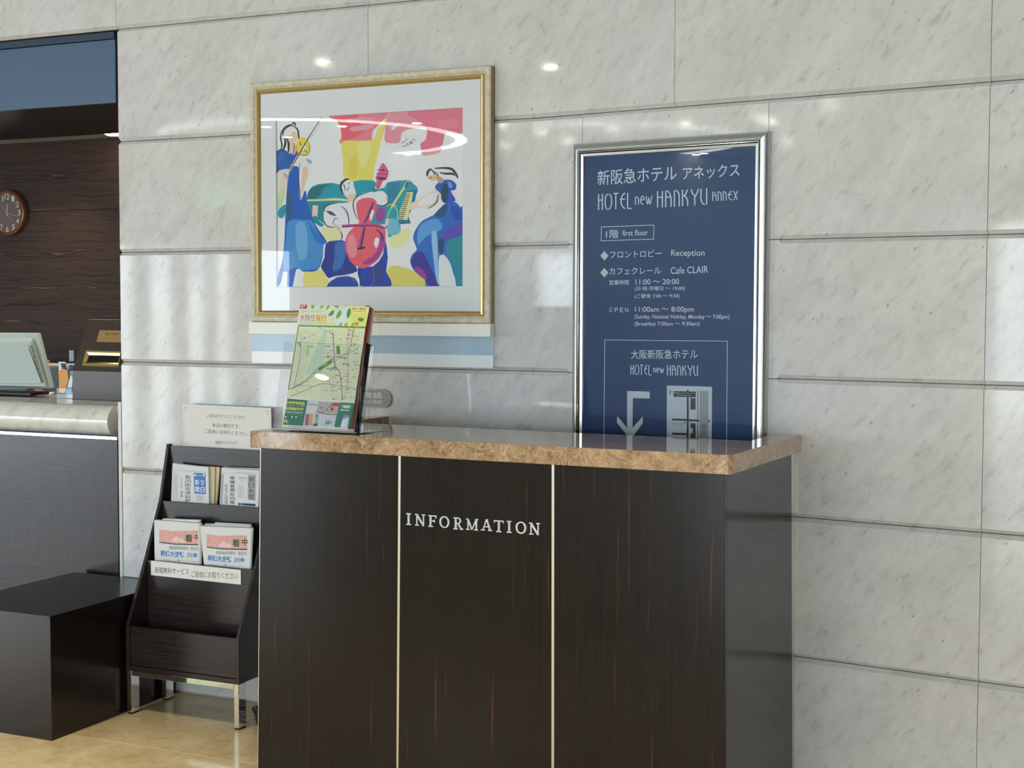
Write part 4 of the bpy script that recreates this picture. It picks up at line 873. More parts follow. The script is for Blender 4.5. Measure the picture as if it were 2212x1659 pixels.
# ------------------------------------------------------------------ newspaper rack
rk = thing('newspaper_rack', R(-3.236, -.15, 0), 'dark wooden tiered newspaper rack on chrome legs beside the counter', 'rack')
A0, A1 = -3.49, -2.982; PT = .014
prof = [(-.31, .167), (-.31, .333), (-.201, .566), (-.109, .781), (-.059, .991), (-.040, .991), (-.040, .167)]
for a_ in (A0, A1 - PT):
    prism('side_panel', [R(a_, q_, z_) for q_, z_ in prof], d1 * PT, M_RACK, rk, bevel=.0012, seg=1)
I0, I1 = A0 + PT + .0003, A1 - PT - .0003
for nm, qa, z0_, z1_ in (('front_panel', -.304, .185, .330), ('tray_panel', -.198, .20, .562), ('tray_panel', -.106, .55, .777), ('back_panel', -.056, .20, .984)):
    hexa(nm, box(R, (I0, I1), (qa, qa + .012), (z0_, z1_)), M_RACK, rk, bevel=.001, seg=1)
hexa('bottom_panel', box(R, (I0, I1), (-.309, -.042), (.168, .184)), M_RACK, rk)
hexa('shelf', box(R, (I0, I1), (-.19, -.107), (.47, .482)), M_RACK, rk); hexa('shelf', box(R, (I0, I1), (-.105, -.057), (.685, .697)), M_RACK, rk)
lw = .021; ld_ = .045
for a_ in (A0 + .003, A1 - .003 - lw):
    for qq in (-.309, -.105):
        lg = hexa('leg', box(R, (a_, a_ + lw), (qq, qq + ld_), (.006, .1665)), M_CHROME, rk, bevel=.0012, seg=1)
        hexa('foot_pad', box(R, (a_ + .001, a_ + lw - .001), (qq + .001, qq + ld_ - .001), (0, .006)), M_BLACK, lg)
for qq in (-.309, -.105): hexa('crossbar', box(R, (A0 + .003 + lw, A1 - .003 - lw), (qq, qq + ld_), (.146, .1665)), M_CHROME, rk, bevel=.001, seg=1)
LP_ = RF(-.1982)
pts = [(327, 1210.7), (521, 1231), (521, 1262.7), (327, 1242)]
lbl = prism('label_plate', [LP_.px(x, y) for x, y in pts], n1 * -.0025, flat((228, 226, 220), .5), rk); setp(lbl, 'white label strip with black writing')
L = Layers(RF(-.2007), .00001, .0002); BL = flat((48, 48, 52), .6)
text(L, '新聞無料サービス', 334.5, 1238.2, 408, 1241.6, 13.5, BL); text(L, 'ご自由にお取りください', 413, 1246.5, 514, 1251.5, 13.5, BL)
L.build('label_lettering', lbl)

# notice standing on top of the rack
nt_ = thing('paper_notice', R(-3.24, -.034, .992), 'white card notice with corner flourishes standing on top of the rack', 'sign')
NP = RF(-.0385)
pts = [(394.6, 872.6), (585.2, 881.6), (588, 975), (397, 962.5)]
prism('card', [NP.px(x, y) for x, y in pts], n1 * .0015, flat((222, 221, 216), .5), nt_)
L = Layers(NP, .00001, .0002)
z4 = lambda x, y: (380 + x / 10.055, 860 + y / 10.055)
def t4(s, x0, y0, x1, y1, h, m=BL, wt=0): text(L, s, *z4(x0, y0), *z4(x1, y1), h / 10.055, m, wt)
t4('ご宿泊ありがとうございます。', 670, 415, 1510, 452, 72); t4('本日の朝刊です。', 790, 634, 1390, 662, 92); t4('ご自由にお持ちください。', 628, 760, 1560, 822, 92); t4('新阪急ホテルアネックス', 860, 1000, 1332, 1010, 76)
LN = flat((196, 190, 182), .6); FLR = flat((206, 176, 160), .6)
for a_, b_, w_ in (((420, 438), (1750, 512), .5), ((330, 200), (1870, 275), .5), ((188, 340), (196, 850), .5), ((2020, 450), (2030, 700), .5), ((300, 1000), (420, 1012), .5)): L.stroke([z4(*a_), z4(*b_)], w_, LN)
for cx_, cy_, sx_, sy_ in ((180, 185, 1, 1), (2015, 262, -1, 1), (185, 1010, 1, -1)):
    for k in range(6):
        L.stroke([z4(cx_ + sx_ * 12 * k, cy_ + sy_ * 6), z4(cx_ + sx_ * (20 + 14 * k), cy_ + sy_ * (20 + 3 * k)), z4(cx_ + sx_ * (8 + 18 * k), cy_ + sy_ * 34)], .5, FLR)
        L.stroke([z4(cx_ + sx_ * 6, cy_ + sy_ * 18 * k), z4(cx_ + sx_ * 24, cy_ + sy_ * (20 + 20 * k)), z4(cx_ + sx_ * 40, cy_ + sy_ * (10 + 24 * k))], .5, FLR)
L.build('notice_print', nt_)

# newspapers
NEWS = flat((216, 219, 222), .7); NEWSB = flat((214, 198, 168), .7)
def paper(name, label, pl, quad, th_, mat, rnd, group=None, z_down=0):
    """quad TL,TR,BR,BL in photo pixels on plane pl; th_ thick away from the room; rnd: 't' fold on top, 'r' fold on the right"""
    P = [pl.px(x, y) for x, y in quad]
    ex = (P[1] - P[0]); ey = (P[3] - P[0])
    P[2] = P[2] + ey.normalized() * z_down; P[3] = P[3] + ey.normalized() * z_down
    r = th_ / 2; n = 8; t = thing(name, (P[2] + P[3]) / 2, label, 'newspaper', group)
    N = pl.n; V = []; Fc = []
    sec = []
    if rnd == 't':
        up = -ey.normalized()
        path = [(P[3], P[2])] + [(P[0] + up * (r * math.sin(a) - r) + N * (r - r * math.cos(a)), P[1] + up * (r * math.sin(a) - r) + N * (r - r * math.cos(a))) for a in [math.pi * i / n for i in range(n + 1)]] + [(P[3] + N * th_, P[2] + N * th_)]
    else:
        rt = ex.normalized()
        path = [(P[0], P[3])] + [(P[1] + rt * (r * math.sin(a) - r) + N * (r - r * math.cos(a)), P[2] + rt * (r * math.sin(a) - r) + N * (r - r * math.cos(a))) for a in [math.pi * i / n for i in range(n + 1)]] + [(P[0] + N * th_, P[3] + N * th_)]
    for a, b in path: V += [a, b]
    m = len(path)
    for i in range(m - 1): Fc.append((2 * i, 2 * i + 1, 2 * i + 3, 2 * i + 2))
    Fc.append((2 * m - 2, 2 * m - 1, 1, 0)); Fc.append(tuple(2 * i for i in range(m))); Fc.append(tuple(2 * i + 1 for i in range(m))[::-1])
    mesh('folded_sheets', V, Fc, mat, t, smooth=False)
    return t
gN = 'newspapers in the rack'
y1 = lambda x, y: (350 + x / 10.055, 980 + y / 10.055)
PA = RF(-.092)
pa = paper('newspaper', 'japanese newspaper with blue masthead block, upper tier at left', PA, [y1(228, 205), y1(1005, 292), y1(1030, 1064), y1(198, 1010)], .011, NEWS, 't', gN, .04)
PB_ = RF(-.0795)
paper('newspaper', 'beige back newspaper showing a red ruled box, upper tier behind the blue one', PB_, [y1(700, 262), y1(1140, 285), y1(1130, 1070), y1(700, 1050)], .008, NEWSB, 't', gN, .04)
paper('newspaper', 'beige newspaper leaning furthest back in the upper tier', RF(-.0705), [y1(760, 270), y1(1250, 290), y1(1165, 1075), y1(760, 1050)], .008, NEWSB, 't', gN, .04)
pc = paper('newspaper', 'japanese newspaper with grey framed title column, upper tier at right', PA, [y1(1290, 298), y1(2118, 362), y1(2100, 1150), y1(1250, 1085)], .012, NEWS, 't', gN, .04)
paper('newspaper', 'cream newspaper behind the grey titled one, upper tier at right', RF(-.078), [y1(1330, 290), y1(2135, 318), y1(2125, 1150), y1(1300, 1085)], .012, NEWSB, 't', gN, .04)
L = Layers(PA, .00001, .0002); BB = flat((74, 124, 190), .6); KK = flat((44, 46, 50), .6); GK = flat((130, 136, 142), .6); WW = flat((226, 230, 236), .6)
L.add([y1(685, 412), y1(945, 430), y1(952, 885), y1(702, 865)], BB)
for s_, x0_, x1_, y0_ in (('毎', 832, 932, 690), ('日', 838, 930, 842), ('新', 715, 808, 678), ('聞', 718, 812, 832)): text(L, s_, *y1(x0_, y0_), *y1(x1_, y0_ + 6), 118 / 10.055, WW, .012)
for x in (700, 890): L.add([y1(x, 440), y1(x + 35, 442), y1(x + 36, 495), y1(x, 492)], WW)
L.stroke([y1(755, 472), y1(880, 478)], .8, WW)
vtext(L, '佐川氏交渉記録', *[y1(500, 0)[0], y1(622, 0)[0]], y1(0, 462)[1], y1(0, 1062)[1], KK, .07, .01); vtext(L, '廃棄', y1(405, 0)[0], y1(452, 0)[0], y1(0, 800)[1], y1(0, 950)[1], KK, .07)
vtext(L, '森友学園問題', y1(412, 0)[0], y1(434, 0)[0], y1(0, 520)[1], y1(0, 750)[1], KK, .07)
L.stroke([y1(245, 355), y1(990, 405)], .4, GK); L.stroke([y1(485, 368), y1(930, 400)], .6, GK)
for k in range(7): L.stroke([y1(245 + 16 * k, 400 + 6 * k), y1(225 + 18 * k, 1005)], .35, flat((150, 170, 190), .6))
for k in range(9): L.stroke([y1(735 + 3 * k, 905 + 14 * k), y1(905 - 2 * k, 912 + 14 * k)], .45, GK)
L.build('newsprint', pa)
L = Layers(PA, .00001, .0002)
L.add([y1(1860, 452), y1(2040, 465), y1(2032, 1022), y1(1860, 1005)], flat((164, 168, 172), .6))
vtext(L, '朝日新聞', y1(1885, 0)[0], y1(2000, 0)[0], y1(0, 490)[1], y1(0, 1000)[1], KK, .07, .002)
vtext(L, '候補者男女均等', y1(1470, 0)[0], y1(1580, 0)[0], y1(0, 480)[1], y1(0, 1100)[1], KK, .07, .01); vtext(L, '政党に目標', y1(1365, 0)[0], y1(1425, 0)[0], y1(0, 655)[1], y1(0, 1095)[1], KK, .07)
text(L, '5月17日', *y1(1675, 555), *y1(1825, 562), 52 / 10.055, KK); text(L, '(木)', *y1(1710, 612), *y1(1790, 616), 34 / 10.055, GK)
for k in range(13): L.stroke([y1(1645, 682 + 20 * k), y1(1735 + 35 * (k % 3), 686 + 20 * k)], .45, GK)
L.stroke([y1(1655, 940), y1(1830, 950)], .7, GK); L.stroke([y1(1310, 405), y1(2080, 440)], .4, GK); L.stroke([y1(1620, 412), y1(2000, 432)], .6, GK)
L.add([y1(1655, 1068), y1(2030, 1092), y1(2030, 1140), y1(1655, 1116)], flat((40, 46, 54), .6)); L.add([y1(1690, 1070), y1(1760, 1075), y1(1760, 1122), y1(1690, 1118)], flat((40, 130, 200), .6))
for k in range(6): L.stroke([y1(1290 + 9 * k, 440), y1(1262 + 10 * k, 1085)], .35, GK)
L.build('newsprint', pc)
L = Layers(PB_, .00001, .0002); RDL = flat((160, 60, 48), .6)
for a_, b_ in (((1018, 366), (1085, 370)), ((1085, 370), (1082, 560)), ((1082, 560), (1060, 700))): L.stroke([y1(*a_), y1(*b_)], 1., RDL)
y2 = lambda x, y: (310 + x / 8.508, 1100 + y / 8.508)
def chinese(dx, dy, pl, owner, xr):
    L = Layers(pl, .00001, .0002); f = lambda x, y: y2(x + dx, y + dy)
    cl_ = lambda x: min(x, xr)
    RS = flat((226, 172, 162), .7); RS2 = flat((210, 132, 118), .7); GR_ = flat((46, 78, 64), .6); BLU = flat((24, 118, 196), .6)
    L.add([f(290, 372), f(560, 400), f(cl_(1030), 392), f(cl_(1040), 640), f(600, 632), f(290, 600)], RS)
    rg = random.Random(3)
    for k in range(46):
        x = rg.uniform(295, 1000); y = 395 + rg.random() * 190
        if x > 480 and x < 760 and y > 480: continue
        if x < cl_(1000) - 25: L.stroke([f(x, y), f(x + 14, y - 8), f(x + 30, y + 4)], rg.uniform(.5, 1.1), RS2 if k % 3 else flat((240, 214, 206), .7))
    L.add([f(520, 560), f(600, 500), f(660, 520), f(740, 560), f(760, 610), f(520, 600)], flat((236, 206, 204), .7))
    L.stroke([f(640, 545), f(655, 495), f(672, 545)], .7, RS2)
    L.add([f(292, 598), f(600, 632), f(cl_(1040), 640), f(cl_(1040), 662), f(600, 655), f(292, 620)], GR_)
    for k in range(5): L.stroke([f(305 + 95 * k, 611 + 9 * k), f(365 + 95 * k, 618 + 9 * k)], .5, flat((150, 170, 160), .6))
    text(L, '看', *f(762, 600), *f(900, 605), 138 / 8.5, GR_, .02); text(L, '中', *f(945, 575), *f(min(1045, xr), 580), 125 / 8.5, flat((44, 60, 52), .6), .02)
    text(L, '朝鮮棄核現曙光', *f(472, 738), *f(826, 755), 66 / 8.5, GK); text(L, '還是再', *f(868, 755), *f(min(1030, xr), 760), 66 / 8.5, GK)
    text(L, '朝核大逆轉', *f(315, 862), *f(752, 894), 112 / 8.5, BLU, .02); text(L, '川金', *f(800, 892), *f(1000, 905), 105 / 8.5, BLU, .02)
    L.stroke([f(345, 925), f(500, 940)], .8, GK); L.stroke([f(560, 940), f(990, 965)], .8, flat((176, 172, 150), .6)); L.add([f(632, 922), f(655, 924), f(652, 952), f(634, 950)], flat((90, 88, 80), .6))
    L.build('newsprint', owner)
PC = RF(-.176); NW = flat((222, 224, 222), .7)
pd = paper('newspaper', 'rolled chinese newspaper with pink banner, lower tier at left', PC, [y2(195, 200), y2(1040, 262), y2(1035, 990), y2(205, 920)], .020, NW, 'r', gN, .035)
chinese(0, 0, PC, pd, 1000)
paper('newspaper', 'rolled newspaper behind the left pink bannered one, only its top edge showing', RF(-.155), [y2(345, 175), y2(1030, 200), y2(1020, 990), y2(330, 930)], .018, NW, 'r', gN, .035)
pe = paper('newspaper', 'rolled chinese newspaper with pink banner, lower tier at right', PC, [y2(1040, 312), y2(2000, 350), y2(1945, 1078), y2(1108, 1000)], .016, NW, 'r', gN, .03)
chinese(868, 88, PC, pe, 1060)
for k, (a_, b_) in enumerate(((1075, 290), (1130, 265), (1310, 245))):
    paper('newspaper', ('second', 'third', 'hindmost')[k] + ' newspaper of the stack behind the right pink bannered one', RF(-.159 + .0125 * k), [y2(a_, b_), y2(1990 - 12 * k, b_ + 50 - 8 * k), y2(1935, 1075), y2(1130, 1000)], .011, NW, 'r', gN, .03)

# ------------------------------------------------------------------ low bench and reception desk at the left
bn = thing('low_bench', R(-3.75, -.35, 0), 'dark wooden box bench standing in front of the reception desk', 'bench')
hexa('body', box(R, (-3.997, -3.504), (-.690, -.004), (.0, .4255)), M_BENCH, bn)
hexa('top_board', box(R, (-4.0, -3.501), (-.694, -.004), (.426, .442)), M_BENCH, bn, bevel=.0008, seg=1)
rd_ = thing('reception_desk', R(-4.6, .2, 0), 'reception desk with rolled white marble edge and dark veneered front', 'counter')
QF = .03
ce = RF(QF).uv(57, 1142); vc_ = RF(QF).at(*ce)
ztop = .5 * (RF(QF).uv(0, 938)[1] + RF(QF).uv(250, 951)[1])
ur = RF(QF).uv(255, 1100)[0]
hexa('front_panel', box(R, (UW - 2.9, ur), (QF, QF + .02), (0, ztop)), square_veneer(vc_), rd_)
zst = .5 * (RF(QF).uv(0, 930.5)[1] + RF(QF).uv(250, 944)[1])
hexa('chrome_strip', box(R, (UW - 2.9, ur), (QF - .002, QF + .02), (ztop + .0005, zst)), M_CHROME, rd_, bevel=.0012, seg=1)
hexa('desk_body', box(R, (UW - 2.9, UW - .001), (QF + .021, .60), (0, zst - .02)), M_BLACK, rd_)
rc = RF(.10).uv(254, 910); rz = rc[1]; rr_ = (RF(.10).uv(254, 876.6)[1] - RF(.10).uv(254, 943.4)[1]) / 2
v, f = cyl(R(UW - 2.9, .10, rz), R(rc[0], .10, rz), rr_, 48)
v = list(v); mesh('marble_roll', v, f, M_ROLL, rd_, smooth=True)
ztp = rz + rr_ - .001
hexa('marble_top', box(R, (UW - 2.9, UW - .001), (.10, .62), (ztp - .03, ztp)), M_ROLL, rd_, bevel=.002)

# key drop box
def onq(x, y, q): return RF(q).uv(x, y)
ZT = ztp
def qof(x, y):                                            # depth at which the pixel meets the desk top
    P = onz(x, y, ZT); return P.dot(n1) - D1
qk = qof(157, 862)
kd = thing('key_drop_box', R(onq(200, 862, qk)[0], qk + .1, ZT), 'dark sloping key drop box with brass slot and plate on the reception desk', 'box')
k0 = onq(157, 862, qk)[0]; kz = onq(157, 801, qk)[1]
# slope: find back edge so that it projects at (192,690)
best = None
for i in range(200):
    q_ = qk + .002 * i; P = R(k0, q_, 1); u_, z_ = onq(191, 690, q_)
    e_k = abs(u_ - k0)
    if best is None or e_k < best[0]: best = (e_k, q_, z_)
qb, zb_k = best[1], best[2]
k1 = k0 + .36
prism('case', [R(k0, qk, ZT), R(k0, qk, kz), R(k0, qb, zb_k), R(k0, qb + .06, zb_k), R(k0, qb + .06, ZT)], d1 * (k1 - k0), M_BOX, kd, bevel=.001, seg=1)
SL = Pl(R(k0, qk, kz), d1, (R(k0, qb, zb_k) - R(k0, qk, kz)))
def slp(pts): return [SL.px(x, y) for x, y in pts]
y3 = lambda x, y: (x / 5.925, 680 + y / 5.925)
o_ = [y3(1112, 462), y3(1556, 478), y3(1530, 664), y3(1062, 650)]; i_ = [y3(1142, 515), y3(1538, 524), y3(1515, 612), y3(1110, 600)]
Ot = [SL.px(*p) for p in o_]; It = [SL.px(*p) for p in i_]
V = Ot + [SL.px(*p, -.008) for p in o_] and []
sn = SL.n
V = [p - sn * .0002 for p in Ot] + [p - sn * .006 for p in Ot] + [p - sn * .006 for p in [a * .55 + b * .45 for a, b in zip(Ot, It)]] + [p - sn * .0002 for p in It]
Fc = []
for k in range(3): Fc += [(k * 4 + i, k * 4 + (i + 1) % 4, k * 4 + 4 + (i + 1) % 4, k * 4 + 4 + i) for i in range(4)]
mesh('slot_frame', V, Fc, M_BRASS, kd)
mesh('slot_opening', [p - sn * .0003 for p in It], [(0, 1, 2, 3)], flat((4, 3, 3), .9), kd)
pq = [y3(1276, 198), y3(1640, 206), y3(1620, 356), y3(1236, 346)]
pl_ = prism('name_plate', [SL.px(*p) for p in pq], -sn * .0015, NT('copper_plate', color=lin((206, 166, 116)), metal=.7, rough=.35).m, kd, bevel=.0004, seg=1)
L = Layers(SL.off(-.0015), .00001, .0001); text(L, 'KEY DROP', *y3(1352, 262), *y3(1520, 262), 30 / 5.925, flat((70, 44, 30), .6), .01)
text(L, 'お部屋の鍵をお入れください', *y3(1330, 304), *y3(1500, 306), 14 / 5.925, flat((120, 84, 58), .6)); L.build('plate_lettering', pl_)

# desk monitor seen from behind
MT = flat((186, 200, 194), .45); MT2 = flat((150, 164, 160), .5)
mo = thing('desk_monitor', R(onq(40, 840, .35)[0], .4, ZT), 'pale grey desk monitor turned away, on the reception desk', 'monitor')
qm = .40
def q3(pts, q): return [RF(q).px(*y3(*p)) for p in pts]
hexa('bezel', q3([(-420, 940), (640, 940), (462, 232), (-420, 228)], qm + .05)[0:1] + q3([(640, 940)], qm + .05) + q3([(462, 232), (-420, 228)], qm + .12) + [p + n1 * .035 for p in q3([(-420, 940), (640, 940)], qm + .05) + q3([(462, 232), (-420, 228)], qm + .12)], MT, mo, bevel=.008, seg=3)
fr_ = q3([(-420, 900), (590, 920)], qm + .0) + q3([(380, 350), (-420, 345)], qm + .06)
bk_ = q3([(-420, 930), (622, 930)], qm + .049) + q3([(420, 290), (-420, 286)], qm + .118)
hexa('back_cover', fr_ + bk_, MT, mo, bevel=.006, seg=2)
in_f = q3([(-420, 872), (520, 880)], qm - .018) + q3([(330, 415), (-420, 400)], qm + .035)
hexa('rear_housing', in_f + [p + n1 * .03 for p in in_f], MT, mo, bevel=.006, seg=2)
parts = []
for k in range(18):
    t = k / 17; xa, ya = 345 + (480 - 345) * t, 400 + (850 - 400) * t; qq = qm + .055 - .06 * t - .003
    a = RF(qq).px(*y3(xa + 18, ya)); b = RF(qq).px(*y3(xa + 62, ya - 8)); parts.append(prismd([a, b, b - Z * .0028, a - Z * .0028], n1 * .01))
v, f = join(parts); mesh('vent_slots', v, f, flat((112, 122, 120), .7), mo)
hexa('foot', box(R, (onq(-40, 850, qm)[0], onq(66, 850, qm)[0]), (qm, qm + .12), (ZT + .0035, ZT + .018)), flat((40, 34, 32), .4), mo, bevel=.004)
# pen stand and pen
qp = qof(62, 848)
st = thing('pen_stand', R(onq(63, 848, qp)[0], qp, ZT), 'red brown hexagonal pen stand with brass socket on the reception desk', 'pen stand')
MR = flat((112, 52, 44), .3)
c_ = R(onq(63, 848, qp)[0], qp + .035, ZT)
hexv = [(-.068, 0), (-.03, -.035), (.03, -.035), (.068, 0), (.03, .035), (-.03, .035)]
V = [c_ + d1 * x + n1 * y for x, y in hexv] + [c_ + d1 * x * .62 + n1 * y * .62 + Z * .018 for x, y in hexv]
mesh('base', V, [tuple(range(5, -1, -1)), tuple(range(6, 12))] + [(i, (i + 1) % 6, 6 + (i + 1) % 6, 6 + i) for i in range(6)], MR, st, bevel=.001, seg=1)
tip = RF(qp + .03).px(*y3(392, 905)); mid = RF(qp + .03).px(*y3(322, 745)); top_ = RF(qp + .03).px(*y3(118, 402))
v, f = cyl(tip - Z * .022, tip + (mid - tip).normalized() * .008, .008, 16, .005); mesh('socket', v, f, M_BRASS, st, smooth=True)
pn = thing('pen', tip + (mid - tip).normalized() * .0085, 'slim red brown pen with brass ring leaning in the stand', 'pen')
v, f = cyl(tip + (mid - tip).normalized() * .0085, mid, .0045, 14, .006); mesh('pen_grip', v, f, MR, pn, smooth=True)
v, f = cyl(mid, mid + (top_ - mid).normalized() * .004, .0066, 14); mesh('brass_ring', v, f, M_BRASS, pn, smooth=True)
v, f = cyl(mid + (top_ - mid).normalized() * .004, top_, .006, 14, .0035); mesh('pen_barrel', v, f, flat((84, 40, 34), .3), pn, smooth=True)
m_ = mid + (top_ - mid) * .42; v, f = cyl(m_ - (top_ - mid).normalized() * .002, m_ + (top_ - mid).normalized() * .002, .0058, 14); mesh('barrel_clip', v, f, M_BRASS, pn, smooth=True)
# papers on the desk
def sheet(pts, z, label, rgb, name='paper_sheet', t=.0012):
    P = [onz(x, y, z) for x, y in pts]; o = prism(name, P, Z * t, flat(rgb, .6)); setp(o, label, 'paper'); return o
sheet([y3(230, 1000), y3(715, 990), y3(640, 1024), y3(260, 1028)], ZT + .0003, 'white sheet lying beside the pen stand on the reception desk', (236, 234, 222))
sheet([y3(-300, 990), y3(150, 996), y3(120, 1014), y3(-300, 1035)], ZT + .0003, 'dark green blotter at the left end of the reception desk', (84, 104, 90), 'desk_blotter', .003)
# card holder with leaflets
qh = qof(132, 861)
chd = thing('card_holder', R(onq(135, 860, qh)[0], qh, ZT), 'clear plastic card holder left of the key drop box', 'holder')
h0, h1_ = onq(122, 860, qh)[0], onq(156, 860, qh)[0] - .004
hexa('front_wall', box(R, (h0, h1_), (qh, qh + .002), (ZT, ZT + .045)), M_ACRYL, chd); hexa('back_wall', box(R, (h0, h1_), (qh + .06, qh + .062), (ZT, ZT + .10)), M_ACRYL, chd)
hexa('base', box(R, (h0, h1_), (qh + .0025, qh + .0595), (ZT, ZT + .002)), M_ACRYL, chd)
tall = onq(170, 757, qh + .066); hexa('upper_wall', box(R, (onq(150, 800, qh + .066)[0], onq(160, 800, qh + .066)[0]), (qh + .064, qh + .066), (ZT + .003, tall[1])), M_ACRYL, chd)
def card(pts, q, rgb, label, name='leaflet'):
    P = [RF(q).px(*y3(*p)) for p in pts]; P[2].z = max(P[2].z, ZT + .0025); P[3].z = max(P[3].z, ZT + .0025)
    t = thing(name, (P[2] + P[3]) / 2, label, 'leaflet', 'leaflets in the card holder'); prism('sheet', P, n1 * .0012, flat(rgb, .6), t); return t
card([(745, 712), (812, 690), (862, 712), (874, 850), (822, 998), (770, 990)], qh + .012, (226, 158, 88), 'orange leaflet in the plastic card holder')
w_c = card([(748, 600), (838, 604), (872, 700), (872, 990), (760, 990)], qh + .03, (214, 222, 226), 'white card with navy block behind the orange leaflet')
L = Layers(RF(qh + .03), .00001, .0002); L.add([y3(776, 620), y3(842, 622), y3(868, 740), y3(800, 730)], flat((52, 62, 90), .6)); L.build('card_print', w_c)
w_d = card([(875, 625), (960, 630), (930, 760), (915, 990), (880, 990)], qh + .036, (206, 214, 222), 'white card with navy block beside the key drop box')
L = Layers(RF(qh + .036), .00001, .0002); L.add([y3(885, 640), y3(955, 642), y3(930, 715), y3(880, 720)], flat((56, 66, 96), .6)); L.build('card_print', w_d)
b_l = card([(905, 770), (930, 800), (918, 1015), (835, 1010), (868, 900)], qh + .006, (226, 230, 232), 'white leaflet with bright blue foot beside the key drop box')
L = Layers(RF(qh + .006), .00001, .0002); L.add([y3(862, 930), y3(920, 930), y3(917, 1012), y3(834, 1008)], flat((34, 140, 200), .6)); L.build('leaflet_print', b_l)
# low cabinet behind the desk
cbn = thing('back_cabinet', R(onq(115, 800, .85)[0], .85, 0), 'pale grey back cabinet with a white top behind the reception desk', 'cabinet')
cz = onq(110, 789, .8)[1]
hexa('cabinet_body', box(R, (UW - 1.6, UW - .02), (.80, 1.0), (0, cz - .012)), flat((150, 166, 172), .5), cbn); hexa('cabinet_top', box(R, (UW - 1.62, UW - .01), (.79, 1.02), (cz - .0115, cz)), flat((206, 196, 178), .5), cbn, bevel=.002)
bm_ = sheet([(97, 783), (128, 783), (125, 778), (97, 778)], cz + .0003, 'small stack of beige papers on the back cabinet', (200, 176, 150), 'paper_stack', .012)

# wall clock
CT = .018
qc = aB - .026
cc = onq(13.2, 460, qc); Rr = abs(onq(14.5, 410, qc)[1] - cc[1])
ck = thing('wall_clock', R(cc[0], aB, cc[1] - Rr), 'round brown wooden clock on the striped veneer wall', 'clock')
def disc_ring(prof_, n=64):
    V = []; Fc = []
    for r_, h_ in prof_:
        for i in range(n): a = 2 * math.pi * i / n; V.append(R(cc[0] + r_ * math.cos(a), aB - h_, cc[1] + r_ * math.sin(a)))
    for k in range(len(prof_) - 1):
        for i in range(n): Fc.append((k * n + i, k * n + (i + 1) % n, (k + 1) * n + (i + 1) % n, (k + 1) * n + i))
    return V, Fc
M_CW = NT('clock_wood', color=lin((104, 62, 34)), rough=.3).m
v, f = disc_ring([(Rr * .985, .0), (Rr, .018), (Rr * .985, .025), (Rr * .93, .028), (Rr * .88, .025), (Rr * .865, CT)]); mesh('case', v, f, M_CW, ck, smooth=True)
n_ = 64; mesh('dial', [R(cc[0] + Rr * .87 * math.cos(2 * math.pi * i / n_), aB - CT, cc[1] + Rr * .87 * math.sin(2 * math.pi * i / n_)) for i in range(n_)], [tuple(range(n_))], flat((78, 48, 42), .5), ck)
CPn = Pl(R(cc[0], aB - CT - .001, cc[1]), d1, Z); CWH = flat((214, 200, 190), .6)
for h_ in range(1, 13):
    L = Layers(CPn, .00001, .0002)
    a = math.pi / 2 - h_ * math.pi / 6; x = math.cos(a) * Rr * .68; y = math.sin(a) * Rr * .71; s_ = str(h_); vs, fs, a0, a1, b0, b1 = glyphs(s_, .01)
    w_ = .022 * (1.4 if h_ > 9 else .8); hh = .028
    pts = [CPn.at(x - w_ / 2 + (X - a0) / (a1 - a0) * w_, y - hh / 2 + (Y - b0) / (b1 - b0) * hh) for X, Y in vs]; L.raw(pts, fs, CWH)
    L.build('numeral', ck)
def hand(name, ang, ln, wd, h_, rgb, tail=.015):
    a = math.radians(90 - ang); dx, dy = math.cos(a), math.sin(a)
    p = [(-dx * tail - dy * wd / 2, -dy * tail + dx * wd / 2), (dx * ln - dy * wd / 3, dy * ln + dx * wd / 3), (dx * ln + dy * wd / 3, dy * ln - dx * wd / 3), (-dx * tail + dy * wd / 2, -dy * tail - dx * wd / 2)]
    prism(name, [R(cc[0] + x, aB - h_, cc[1] + y) for x, y in p], n1 * .0012, flat(rgb, .4), ck)
hand('hour_hand', 2, .045, .007, .0195, (170, 176, 190)); hand('minute_hand', 104, .075, .006, .0215, (120, 112, 110)); hand('second_hand', 137, .075, .003, .0232, (196, 104, 50), .05)
prism('clock_glass', [R(cc[0] + Rr * .87 * math.cos(2 * math.pi * i / n_), aB - .0262, cc[1] + Rr * .87 * math.sin(2 * math.pi * i / n_)) for i in range(n_)], n1 * .001, M_GLASS, ck)
# recessed lamp in the soffit
qs = HQ + .8 + .12
Ps = onz(245, 286, zs); sl_ = thing('soffit_downlight', Ps - Z * .005, 'small glowing round downlight in the soffit at the reception opening', 'lamp')
mesh('lamp_bezel', *cyl(Ps + Z * 0, Ps - Z * .006, .055, 24), M_WHITE, sl_); mesh('lamp_glow', *cyl(Ps - Z * .0062, Ps - Z * .014, .044, 24, .03), M_LAMP, sl_)
for du in (-.35, -1.2, -2.1):
    ld = bpy.data.lights.new('recess_beam', 'SPOT'); ld.energy = 22; ld.spot_size = 1.9; ld.spot_blend = .8; ld.shadow_soft_size = .05; ld.color = (1, .9, .76)
    lo = bpy.data.objects.new('recess_beam', ld); COL.objects.link(lo); lo.location = R(UW + du, aB - .28, zs - .02)

